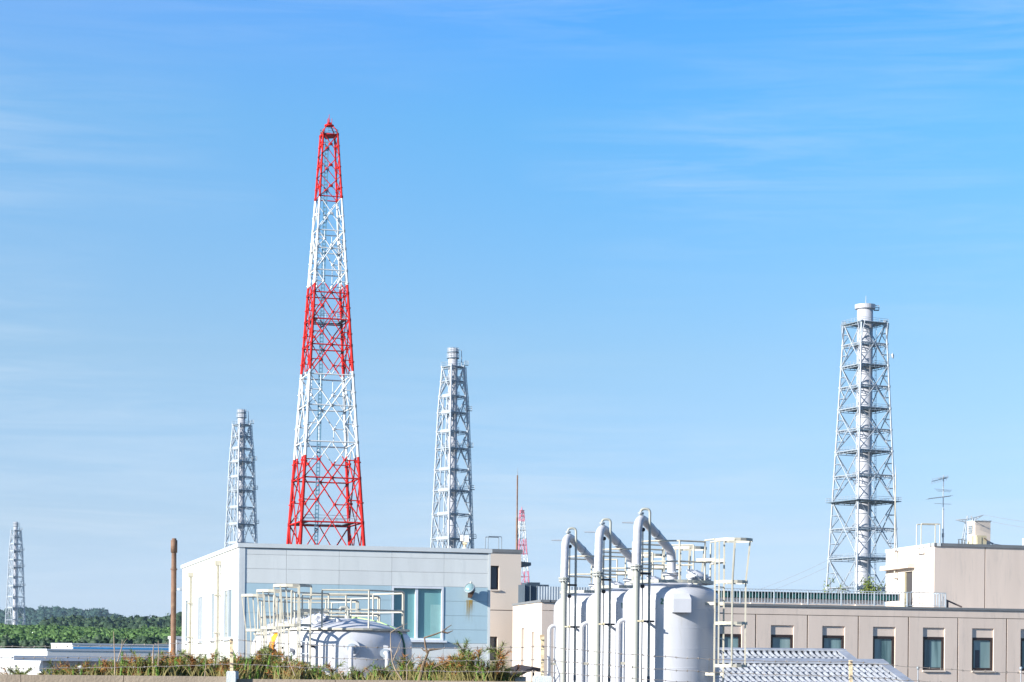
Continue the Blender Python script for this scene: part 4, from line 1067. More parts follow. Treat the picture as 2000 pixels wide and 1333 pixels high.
def tar_shed():
    P = at(1020, 1320, 98); th = thing('tar_roof_shed', 'low cream shed with a sloping black tar roof below the beige block', 'shed', (P.x, P.y, 0), BA)
    s = 98 / F; z = lambda y: ZP(1020, y, 98)
    mb = MB(); mb.prism([(-25 * s, .1), (9 * s, .1), (9 * s, 2), (-25 * s, 2)], 0, z(1322)); mb.obj('wall', M_cream, th)
    mb = MB(); n = 14; vs = []
    for i in range(n + 1):
        x = (-38 + 78 * i / n) * s; zz = z(1327) + (z(1303) - z(1327)) * min(1, i / n * 1.35) + rnd.uniform(-.02, .02); zz -= max(0, i / n - .8) * .5
        vs += [(x, -.25, zz - .14), (x, -.25, zz), (x, 2.3, zz + .12), (x, 2.3, zz - .02)]
    for i in range(n):
        a = i * 4; mb.add(vs[a:a + 8], [(0, 4, 5, 1), (1, 5, 6, 2), (2, 6, 7, 3), (3, 7, 4, 0)])
    mb.add(vs[:4], [(0, 1, 2, 3)]); mb.add(vs[-4:], [(3, 2, 1, 0)])
    mb.obj('tar_roof', M_tar, th)
    mb = MB(); mb.box(22 * s, 25 * s, 0, .06, 0, z(1310)); mb.obj('post', M_groove, th)
tar_shed()

def roof_things():
    # small tower block and its box, on the rooftop block
    f = Frame(1902, 123.2, BA); z = lambda y: f.front(1902, y)[1]
    th = thing('roof_turret', 'small beige square turret with a louvred opening, on top of the rooftop block', 'turret', f.o, BA)
    xb = f.front(1934.5, 1040)[0]; z0 = rH - .2; z1 = z(1018); w = side_point(1888, 0, f.o, bsd)
    ls = Matrix.Rotation(-BA, 3, 'Z') @ bsd; q = ls * w
    mb = MB(); mb.prism([(0, 0), (xb, 0), (xb + q.x, q.y), (q.x, q.y)], z0, z1); mb.obj('wall', M_cream, th)
    mb = MB(); mb.prism([(-.04, -.04), (xb + .04, -.04), (xb + q.x + .04, q.y), (q.x - .04, q.y)], z1 + .003, z1 + .05); mb.obj('cap', M_trim, th)
    a, b = ls * (w * .3), ls * (w * .85); n = Vector((-ls.y, ls.x, 0)) * .02
    mb = MB(); mb.add([(a + n + Vector((0, 0, z(1042)))), (b + n + Vector((0, 0, z(1042)))), (b + n + Vector((0, 0, z(1025)))), (a + n + Vector((0, 0, z(1025))))], [(0, 1, 2, 3), (3, 2, 1, 0)]); lv = mb.obj('louvre', M_rail, th)
    for k in range(4):
        zz = z(1040) + (z(1026) - z(1040)) * k / 3; mb = MB(); mb.bar(a + n * 2 + Vector((0, 0, zz)), b + n * 2 + Vector((0, 0, zz)), .03); mb.obj('louvre_blade', M_galvd, lv)
    f3 = Frame(1905, 122.2, BA); z = lambda y: f3.front(1905, y)[1]
    bt = thing('roof_cabinet', 'yellow cream cabinet in front of the rooftop turret', 'cabinet', f3.o, BA)
    xb = f3.front(1927, 1050)[0]; q = ls * side_point(1888, 0, f3.o, bsd)
    mb = MB(); mb.prism([(0, 0), (xb, 0), (xb + q.x, q.y), (q.x, q.y)], rH - .2, z(1046)); mb.obj('body', M_box, bt)
    xm = f3.front(1918, 1050)[0]
    mb = MB(); mb.box(.05, xm - .04, -.025, -.003, rH, z(1049)); mb.obj('door', M_box, bt)
    mb = MB(); mb.bar((xm + .1, -.06, z(1051)), (xm + .32, -.06, z(1056)), .05); mb.obj('lever', M_groove, bt)
    # ridge pole right of the turret
    st = thing('cable_stay', 'dark cable stay running down from the turret along the roof edge', 'cable', f.o, BA)
    mb = MB(); xa = f.front(1935, 1055)[0]; xc = f.front(1943, 1060)[0]; mb.bar((xa, .2, z(1055.5)), (xc, .2, z(1059)), .08); mb.tube([(xc, .2, z(1059)), (xc + .5, .2, z(1061)), (xc + 1.2, .2, z(1062))], .02, 5); mb.obj('stay', M_alu, st)
    # small dark frames left of it
    P = at(1876, 1062, 123); ft = thing('pipe_frames', 'small dark pipe frames on the roof left of the turret', 'frame', (P.x, P.y, 0), BA); s = 123 / F
    for x, h in ((-4, 8), (3, 9), (9, 7)):
        zz = ZP(1876, 1062 - h, 123); mb = MB()
        mb.bar(((x - 3) * s, 0, rH - .1), (x * s, 0, zz), .035); mb.bar(((x + 3) * s, 0, rH - .1), (x * s, 0, zz), .035); mb.bar(((x - 2) * s, 0, zz - .02), ((x + 4) * s, 0, zz), .05); mb.obj('frame', M_alu, ft)
    mb = MB(); P = at(1999.5, 1062, 122); tt = MB(); tt.box(-.06, .3, -.1, .1, rH - .1, ZP(1999, 1052, 122)); o = tt.obj('bollard_vent', M_farwhite); o.location = (P.x, P.y, 0); tag(o, 'short white vent stub on the rooftop block at the right edge', 'vent')
    # TV antenna
    Da = 121.5; P = at(1841.5, 1064, Da); s = Da / F
    at_ = thing('tv_antenna', 'tv antenna mast with three yagi aerials on the rooftop block', 'antenna', (P.x, P.y, 0))
    zz = lambda y: ZP(1843, y, Da)
    mb = MB(); mb.cyl((0, 0, rH - .1), (0, 0, zz(994)), .045, 8); mb.cyl((0, 0, zz(994)), (0, 0, zz(929)), .03, 8); mb.obj('mast', M_galv, at_)
    mb = MB(); mb.box(-.06, .06, -.06, .06, zz(1050), zz(1042)); mb.cyl((0, 0, zz(996)), (0, 0, zz(994)), .06, 8); mb.obj('clamp', M_alu, at_)
    def yagi(y, boom_dir, L1, L2, els, ellen, eldir, r=.011, drop=0):
        z = zz(y); d = Vector(boom_dir).normalized(); e = Vector(eldir).normalized()
        mb = MB(); mb.bar(d * -L1 + Vector((0, 0, z - drop)), d * L2 + Vector((0, 0, z + drop)), .03)
        yo = mb.obj('aerial_boom', M_alu, at_)
        for i in range(els):
            t = i / (els - 1); c = d * (-L1 + (L1 + L2) * t) + Vector((0, 0, z + (2 * t - 1) * drop)); l = ellen * (1.15 - .3 * t) if els < 9 else ellen
            mb = MB(); mb.cyl(c - e * l / 2, c + e * l / 2, r, 5); mb.obj('element', M_alu, yo)
    yagi(938, (-.75, -.6, .0), .3, 1.0, 11, .34, (.25, -.3, 1), drop=-.14)
    yagi(934, (.25, .9, 0), .25, .45, 3, .55, (1, -.25, .15))
    yagi(958, (.22, .97, 0), .5, .9, 3, .85, (1, -.2, -.08))
    yagi(972.5, (-.8, -.5, 0), .55, 1.15, 12, .5, (.3, -.9, .1), drop=-.12)
    yagi(984, (.22, .97, 0), .5, .9, 3, .85, (1, -.2, -.05), drop=.05)
roof_things()

def roof_shrubs():
    """self-sown bushes in front of the big stack"""
    for px, y0, y1, n, lab, cr in ((1626, 1158, 1118, 10, 'straggly bush with red brown tips behind the railing, left of the largest stack', .8), (1690, 1158, 1133, 34, 'dense green bush behind the roof railing in front of the wide flue', .55), (1706, 1158, 1140, 26, 'small leafy bush right of the dense one behind the roof railing', .5)):
        D = 121; P = at(px, y0, D); th = thing('bush', lab, 'bush', (P.x, P.y, bH - .4), 0, None)
        h = ZP(px, y1, D) - (bH - .4); mb = MB(); tips = []
        for k in range(9 if n < 50 else 6):
            w = rnd.uniform(0, 6.28); e = Vector((math.cos(w) * cr * rnd.uniform(.2, 1), math.sin(w) * cr * .6, h * rnd.uniform(.5, 1)))
            m = e * .5 + Vector((rnd.uniform(-.1, .1), 0, h * .1)); mb.tube([(0, 0, 0), m, e], .02, 5, radii=[.03, .02, .008]); tips += [e, m.lerp(e, .5)]
        mb.obj('stem', M_bark, th)
        V = []; Fa = []
        for t in tips:
            for k in range(n):
                c = np.array(t) + nrs.randn(3) * .13; V += [c + nrs.randn(3) * .05 for _ in range(3)]; Fa.append([len(V) - 3, len(V) - 2, len(V) - 1])
        o = fast_mesh('foliage', np.array(V), np.array(Fa), M_needle); o.parent = th; stuff(o)
roof_shrubs()

# ================================================================ folded steel roofs, lower right
def folded_roof():
    sdir = bsd
    for (px, py, D, xl, drop, L_, lab) in ((1715, 1290.5, 73.0, 1300, .272, 5.0, 'lower tier of the folded zigzag steel roof, nearer the fence, at bottom right'),
                                       (1640, 1270, 75.4, 1300, .29, 1.5, 'upper tier of the folded zigzag steel roof, just below the beige windows')):
        c = at(px, py, D); xa = (at(xl, py, D).x - c.x)
        th = thing('folded_roof', lab, 'roof', (c.x, c.y, 0), 0)
        slope = drop; per = .205; hh = .10
        down = Vector((-sdir.x, -sdir.y, 0))
        ex = Vector((1, .012, 0))
        n = int(-xa / per); rows = int(L_ / .60)
        # each pair of flanks is one pan of the roof
        for i in range(n):
            x0 = -i * per - .16
            mb = MB(); V = []
            for t in (0, L_):
                for dx, dz in ((0, -hh), (-per * .32, hh * .7), (-per * .5, hh), (-per * .68, hh * .7), (-per, -hh)):
                    p = ex * (x0 + dx) + down * t; V.append((p.x, p.y, c.z - hh + dz - t * slope))
            mb.add(V, [(j, j + 1, j + 6, j + 5) for j in range(4)])
            # underside lip so the sheet has thickness
            V2 = [(v[0], v[1], v[2] - .012) for v in V]; mb.add(V2, [(j + 5, j + 6, j + 1, j) for j in range(4)])
            for k in range(rows):                       # bolt saddles across the ridge
                t = .22 + k * .60 + (.02 if i % 3 else .05); p = ex * (x0 - per * .5) + down * t; z = c.z - t * slope
                mb.add([(p.x - .085, p.y, z - .06), (p.x, p.y - .02, z + .07), (p.x + .085, p.y, z - .06), (p.x - .06, p.y + .16, z - .05), (p.x, p.y + .18, z + .01), (p.x + .06, p.y + .16, z - .05)], [(0, 2, 1), (0, 1, 4, 3), (1, 2, 5, 4), (3, 4, 5)])
            mb.obj('roof_fold', M_fold, th)
        # flat gable flashing + ridge flashing
        for a, b, off, w in ((0, L_, 0, .26),):
            mb = MB(); p0 = Vector((-.12, 0, 0)); pts = []
            for t in (0, L_):
                for dx in (-.14, .18): p = ex * dx + down * t; pts.append((p.x, p.y, c.z + .03 - t * slope))
            mb.add(pts + [(p[0], p[1], p[2] - .13) for p in pts], [(0, 1, 3, 2), (6, 7, 5, 4), (1, 5, 7, 3), (0, 2, 6, 4), (2, 3, 7, 6), (0, 4, 5, 1)]); mb.obj('gable_flashing', M_fold, th)
        fw = .16 if L_ < 2 else .50          # ridge cover sheet lying on the slope
        mb = MB(); pts = []
        for t in (0, fw):
            for xx in (.18, xa): p = ex * xx + down * t; pts.append((p.x, p.y, c.z + .052 - t * slope))
        mb.add(pts + [(p[0], p[1], p[2] - .05) for p in pts], [(0, 1, 3, 2), (4, 6, 7, 5), (2, 3, 7, 6), (0, 4, 5, 1), (0, 2, 6, 4), (1, 5, 7, 3)]); mb.obj('ridge_cover', M_fold, th)
        if L_ < 2:
            q = down * (L_ - .10); z_ = c.z - (L_ - .10) * slope
            mb = MB(); mb.add([(.0 + q.x, q.y, z_ - .04), (xa + q.x, q.y, z_ - .04), (xa + q.x, q.y, z_ - .45), (q.x, q.y, z_ - .45), (.0 + q.x, q.y + .05, z_ - .04), (xa + q.x, q.y + .05, z_ - .04), (xa + q.x, q.y + .05, z_ - .45), (q.x, q.y + .05, z_ - .45)], [(0, 3, 2, 1), (4, 5, 6, 7), (0, 1, 5, 4), (0, 4, 7, 3)]); mb.obj('gap_shade_strip', M_dark, th)  # dark strip added behind the fold ends, standing in for the gap's shade
        mb = MB(); e0 = Vector((.18, 0, 0)); e1 = ex * xa
        mb.add([(e0.x, e0.y - .02, c.z + .045), (e1.x, e1.y - .02, c.z + .045), (e1.x, e1.y + .3, c.z + .045), (e0.x, e0.y + .3, c.z + .045), (e0.x, e0.y - .02, c.z - .03), (e1.x, e1.y - .02, c.z - .03), (e1.x, e1.y + .3, c.z - .2), (e0.x, e0.y + .3, c.z - .2)], [(0, 3, 2, 1), (4, 0, 1, 5), (4, 5, 6, 7), (3, 7, 6, 2), (0, 4, 7, 3), (1, 2, 6, 5)]); mb.obj('ridge_flashing', M_fold, th)
        mb = MB(); 
        for x in (-.4, xa * .5): mb.box(x - .06, x + .06, .15, .27, 0, c.z - .2)
        q = down * L_
        for x in (-.4, xa * .5): mb.box(x - .06 + q.x, x + .06 + q.x, q.y + .1, q.y + .22, 0, c.z - L_ * slope - .25)
        mb.obj('support_post', M_galv, th)
folded_roof()
def stand_lamp():
    for px, py, D, lab in ((1793, 1305, 83, 'thin grey pole with a small head below the fourth full beige window'), (1994, 1306, 80, 'small lamp on a thin pole at the right edge by the last beige window')):
        P = at(px, py, D); th = thing('slim_lamp', lab, 'lamp', (P.x, P.y, 0))
        mb = MB(); mb.cyl((0, 0, 0), (0, 0, P.z), .02, 6); mb.obj('pole', M_galv, th)
        mb = MB(); mb.lathe([(0, .07), (.05, .05), (.06, 0), (.04, -.06), (0, -.08)], (0, 0, P.z), 10); mb.obj('head', M_galvd, th)
stand_lamp()

# ================================================================ tanks
def cage_ladder(th, c, nrm, z0, z1, w, hoops, depth, rlad=.028, flare_top=0.0, name='caged_ladder', mat_=None):
    """ladder at local point c (on the wall side), facing outward along nrm, with safety cage"""
    mat_ = mat_ or M_cage
    n = Vector(nrm).normalized(); t = Vector((-n.y, n.x, 0)); c = Vector(c)
    mb = MB()
    for sgn in (-1, 1):
        mb.bar(c + t * sgn * w / 2 + Vector((0, 0, z0)), c + t * sgn * w / 2 + Vector((0, 0, z1)), .035, .06)
    lo = mb.obj(name, mat_, th)
    z = z0 + .2
    fr = None
    while z < z1 - .9:
        mb = MB(); mb.cyl(c - t * w / 2 + Vector((0, 0, z)), c + t * w / 2 + Vector((0, 0, z)), .013, 6); mb.obj('rung', M_galv, lo); z += .3
    def ring(z, k):
        cc = c + n * (depth * .5 * k); pts = []
        rr = depth * .5 * k
        for i in range(15):
            a = math.pi * .22 + (2 * math.pi - .44 * math.pi) * i / 14 + math.pi
            pts.append(cc + n * (math.cos(a) * rr) + t * (math.sin(a) * rr) + Vector((0, 0, z)))
        return pts
    prev = []
    for z, k in hoops:
        pts = ring(z, k); mb = MB()
        for a, b in zip(pts[:-1], pts[1:]):                    # flat strap hoop
            d = Vector((0, 0, .035)); mid = (a + b) / 2; o = (mid - (c + n * depth * .5 * k)); o.z = 0; o = o.normalized() * .006
            mb.add([a - d + o, b - d + o, b + d + o, a + d + o, a - d - o, b - d - o, b + d - o, a + d - o], [(0, 1, 2, 3), (7, 6, 5, 4), (3, 2, 6, 7), (0, 4, 5, 1)])
        for e, sgn in ((pts[0], 1), (pts[-1], -1)):
            q = c + t * (w / 2) * (1 if (e - c).dot(t) > 0 else -1) + Vector((0, 0, z)); mb.bar(e, q, .012, .07)
        mb.obj('cage_hoop', mat_, lo); prev.append(pts)
    for j in (1, 4, 7, 10, 13):
        mb = MB(); P = [h[j] for h in prev]
        for a, b in zip(P[:-1], P[1:]): mb.bar(a, b, .032, .032)
        mb.obj('cage_strip', mat_, lo)
    return lo

def domed_tank(th, Rr, z_sh, z_top, mat_):
    """vertical cylinder with a torispherical head"""
    h = z_top - z_sh; prof = [(Rr * .99, 0), (Rr, .05), (Rr, z_sh - .001), (Rr, z_sh)]
    kr = min(Rr * .30, h * .8)
    # knuckle then crown
    for i in range(1, 7):
        a = i / 6 * math.radians(62); prof.append((Rr - kr + kr * math.cos(a), z_sh + kr * math.sin(a)))
    r1, z1_ = prof[-1]
    for i in range(1, 9):
        t = i / 8; r = r1 * (1 - t); prof.append((max(r, 1e-4), z1_ + (z_top - z1_) * (1 - (1 - t) ** 2)))
    mb = MB(); mb.lathe(prof, n=64); return mb.obj('shell', mat_, th), prof

def ring_rail(th, Rr, z0, zt_, n, r, mat_, skip=(), off=0.0, base=None):
    P = [Vector((Rr * math.cos(2 * math.pi * i / n + off), Rr * math.sin(2 * math.pi * i / n + off), 0)) for i in range(n)]
    for i in range(n):
        a, b = P[i], P[(i + 1) % n]
        mb = MB(); mb.cyl(a + Vector((0, 0, z0)), a + Vector((0, 0, zt_)), r, 8); mb.obj('rail_post', mat_, th)
        if i in skip: continue
        for z in (zt_, z0 + (zt_ - z0) * .5):
            mb = MB(); mb.cyl(a + Vector((0, 0, z)), b + Vector((0, 0, z)), r, 8); mb.obj('rail_bar', mat_, th)
    mb = MB()
    zb = base if base is not None else z0 + .02
    mb.lathe([(Rr - .06, -.02), (Rr + .06, -.02), (Rr + .06, .03), (Rr - .06, .03), (Rr - .06, -.02)], (0, 0, zb), 40, smooth=False); mb.obj('toe_plate', mat_, th)

def right_tank(loc, label, first=True):
    D = loc[1]; z = lambda y: ZP(1310, y, Dref); Dref = 50.6
    th = thing('tall_tank', label, 'tank', (loc[0], loc[1], 0), 0, 'tall white domed tanks with looped pipes')
    Rr = 1.14; s = Dref / F
    domed_tank(th, Rr, z(1176), z(1136.5), M_tank)
    mb = MB(); mb.lathe([(Rr + .001, -.02), (Rr + .006, 0), (Rr + .001, .02)], (0, 0, z(1192)), 64); mb.obj('weld_seam', M_tank, th)
    for y in (1228, 1268, 1305):
        mb = MB(); mb.lathe([(Rr + .0005, -.012), (Rr + .004, 0), (Rr + .0005, .012)], (0, 0, z(y)), 64); mb.obj('weld_seam', M_tank, th)
    # top ring plate and guard rail
    mb = MB(); mb.lathe([(.86, -.03), (.99, -.03), (.99, .04), (.86, .04), (.86, -.03)], (0, 0, z(1139)), 48, smooth=False); mb.obj('ring_plate', M_pipeg, th)
    ring_rail(th, .93, z(1140), z(1061), 8, .02, M_cage, skip=(0, 7), off=.12, base=z(1139.5))
    # nozzle flange at the crown
    mb = MB(); zf = z(1136); mb.cyl((0, 0, zf - .12), (0, 0, z(1121)), .145, 20); mb.cyl((0, 0, z(1124)), (0, 0, z(1121.5)), .22, 20); mb.cyl((0, 0, z(1120.8)), (0, 0, z(1118.5)), .22, 20)
    fl = mb.obj('nozzle', M_tank, th)
    for k in range(10):
        a = k * .628; mb = MB(); mb.cyl((.19 * math.cos(a), .19 * math.sin(a), z(1125)), (.19 * math.cos(a), .19 * math.sin(a), z(1117)), .014, 6); mb.obj('bolt', M_galvd, fl)
    # looped main pipe: up from the crown, over and straight down in front
    z2 = lambda y: ZP(1243, y, 49.2)
    px, py = -.905, -1.42; pr = .102
    pts = fillet([(0, 0, z(1119)), (0, 0, z(1078)), (px * .97, py * .97, z2(1003)), (px, py, z2(1112))], .42, 8)
    mb = MB(); pp = []; rr = []
    dense = []
    for a, b in zip(pts[:-1], pts[1:]):
        k = max(1, int((b - a).length / .06))
        for j in range(k): dense.append(a.lerp(b, j / k))
    dense.append(pts[-1])
    for i, p in enumerate(dense): rr.append(pr * (1 + .025 * math.sin(i * 1.9) + .02 * rnd.uniform(-1, 1)))
    mb.tube(dense, pr, 18, radii=rr); lag = mb.obj('lagged_pipe', M_pipe, th)
    for t in (.42,):
        c = dense[int(len(dense) * t)]; d = (dense[int(len(dense) * t) + 1] - c).normalized() * .03
        mb = MB(); mb.cyl(c - d, c + d, pr * 1.1, 18); mb.obj('joint_band', M_galvd, lag)
    z_f = z2(1104)
    mb = MB(); mb.cyl((px, py, z_f - .035), (px, py, z_f + .0), pr * 1.5, 20); mb.cyl((px, py, z_f - .10), (px, py, z_f - .06), pr * 1.42, 20); mb.cyl((px, py, z_f - .28), (px, py, z_f), pr * .82, 18)
    fo = mb.obj('pipe_flange', M_pipeg, th)
    for k in range(10):
        a = k * .628; mb = MB(); x, y = px + pr * 1.25 * math.cos(a), py + pr * 1.25 * math.sin(a); mb.cyl((x, y, z_f - .13), (x, y, z_f + .02), .013, 6); mb.obj('bolt', M_galvd, fo)
    mb = MB(); mb.cyl((px, py, 0), (px, py, z_f - .2), .078, 20); mb.obj('standpipe', M_pipeg, th)
    # vent loop on top of the bend
    ax, ay = px * .90, py * .90; x2 = px + 25 * s * 1.0
    zt_ = z2(993.5)
    mb = MB(); mb.tube(fillet([(ax, ay, z2(1012)), (ax, ay, zt_), (x2, ay, zt_), (x2, ay, 0)], .09, 5), .030, 10); mb.obj('vent_pipe', M_pipeg, th)
    mb = MB(); mb.cyl((ax, ay, z2(1004.5)), (ax, ay, z2(1003)), .075, 12); mb.cyl((ax, ay, z2(1002)), (ax, ay, z2(1000.5)), .075, 12); mb.box(ax + .01, ax + .07, ay - .04, ay + .04, z2(1003.5), z2(999.5)); mb.obj('vent_valve', M_galvd, th)
    # thin sample line with a hanger
    x3 = px + 12 * s; 
    mb = MB(); mb.cyl((x3, ay, 0), (x3, ay, z2(1034)), .014, 8); mb.obj('sample_line', M_pipeg, th)
    for y in (1034, 1145):
        mb = MB(); mb.lathe([(0, -.05), (.04, -.04), (.055, 0), (.04, .04), (0, .05)], (x3, ay, z2(y)), 10); mb.obj('valve', M_black, th)
    # stub handle to the left of the bend
    mb = MB(); mb.cyl((px - .08, py + .05, z2(1021)), (px - .34, py + .05, z2(1021)), .02, 8, r2=.014); mb.obj('stub', M_galv, th)
    mb = MB(); mb.bar((px - .06, py, z2(1120)), (x2 + .03, ay, z2(1120.5)), .05, .05); mb.obj('clamp', M_black, th)
    zc = z2(1213.5); mb = MB(); mb.bar((px + .06, py, zc), (px + .42, py + .75, zc), .05, .045); mb.bar((px + .42, py + .2, zc), (px + .03, py, zc), .05, .045); mb.obj('clamp', M_black, th)
    mb = MB(); mb.bar((px - .1, py - .02, zc), (px + .12, py - .09, zc), .03, .025); mb.box(px + .13, px + .17, py - .02, py + .03, zc - .035, zc + .035); mb.obj('clamp_plate', M_box, th)
    mb = MB(); mb.box(x2 - .035, x2 + .035, ay - .035, ay + .035, z2(1333), z2(1321)); mb.obj('pipe_sleeve', M_dark, th)
    # elbow outlet on the left flank
    yy = -.25; ze = z(1213)
    mb = MB(); mb.tube(fillet([(-.95, yy, ze), (-1.26, yy - .1, ze), (-1.26, yy - .1, 0)], .16, 7), .052, 14); mb.obj('outlet_pipe', M_tank, th)
    mb = MB(); mb.bar((-1.25, yy - .1, z(1297)), (-1.0, yy - .05, z(1297)), .06, .06); mb.obj('pipe_bracket', M_cage, th)
    # instrument box with a sloped hood
    mb = MB(); a = math.radians(-84); nx, ny = math.cos(a), math.sin(a); tx, ty = -ny, nx
    def q(u, w, zz): return (nx * w + tx * u, ny * w + ty * u, zz)
    w0, w1, w2 = Rr - .08, Rr + .26, Rr + .10; hw = .21; zb_, zm, zt2 = z(1199.5), z(1174), z(1163)
    V = [q(-hw, w0, zb_), q(hw, w0, zb_), q(hw, w1, zb_), q(-hw, w1, zb_), q(-hw, w0, zt2), q(hw, w0, zt2), q(hw * .9, w2, zt2), q(-hw * .9, w2, zt2), q(hw, w1, zm), q(-hw, w1, zm)]
    mb.add(V, [(0, 1, 2, 3), (4, 7, 6, 5), (0, 3, 9, 7, 4), (1, 5, 6, 8, 2), (3, 2, 8, 9), (9, 8, 6, 7), (0, 4, 5, 1)]); mb.obj('instrument_box', M_tank, th)
    # manway bits on the dome
    mb = MB(); mb.cyl((.42, -.35, z(1146)), (.42, -.35, z(1131)), .06, 14); mb.cyl((.42, -.35, z(1131)), (.42, -.35, z(1128.5)), .09, 14); mb.obj('nozzle', M_tank, th)
    mb = MB(); c = Vector((.62, -.05, z(1127))); n = Vector((.35, -.25, .9)).normalized(); mb.cyl(c - n * .10, c + n * .02, .27, 24); mb.cyl(c + n * .03, c + n * .07, .31, 24); mb.cyl(c + n * .07, c + n * .12, .22, 24, r2=.12); hl = mb.obj('manhole', M_tank, th)
    for k in range(12):
        aa = k * math.pi / 6; u = n.orthogonal().normalized(); v = n.cross(u); p = c + (u * math.cos(aa) + v * math.sin(aa)) * .28; mb = MB(); mb.cyl(p, p + n * .1, .016, 6); mb.obj('bolt', M_galvd, hl)
    # ladder + flared cage on the right
    nr = Vector((.80, -.60, 0)); c = nr * (Rr + .28); c = Vector((c.x - .09, c.y, 0))
    lo = cage_ladder(th, c, nr, .2, z(1057), .40, [(z(1060), 1.16), (z(1140), 1.0), (z(1219), 1.0), (z(1300), 1.0)], .70)
    for y in (1181, 1316, 1097):
        for sg in (-1, 1):
            t = Vector((-nr.y, nr.x, 0)) * sg * .2; a = c + t + Vector((0, 0, z(y))); b = a - nr * .34
            if y == 1097: b = a - nr * .5
            mb = MB(); mb.bar(a, b, .03, .07); mb.obj('ladder_bracket', M_cage, lo)
    # rails leading from the guard rail into the cage
    for sg in (-1, 1):
        t = Vector((-nr.y, nr.x, 0)) * sg * .22
        for y in (1058, 1101):
            mb = MB(); e = Vector((.93 * math.cos(.12 - .785), .93 * math.sin(.12 - .785), 0)) if sg < 0 else Vector((.93 * math.cos(.12), .93 * math.sin(.12), 0)); mb.cyl(e + Vector((0, 0, z(y))), c + t + Vector((0, 0, z(y))), .02, 8); mb.obj('rail_bar', M_cage, th)
    return th
cC = at(1310, 1312, 50.6); cA = at(1164, 1312, 50.6 * 318 / 280.0)
step = (Vector((cA.x, cA.y, 0)) - Vector((cC.x, cC.y, 0))) / 2
tC = right_tank((cC.x, cC.y), 'nearest of the three tall white domed tanks, with an instrument box on it')
TALL = []
for k, lab in ((1, 'middle of the three tall white domed tanks with looped pipes, between its two neighbours'), (2, 'farthest and leftmost of the three tall white domed tanks with looped pipes')):
    c = copy_tree(tC); c.location = (cC.x + step.x * k, cC.y + step.y * k, 0); c['label'] = lab; TALL.append(c)

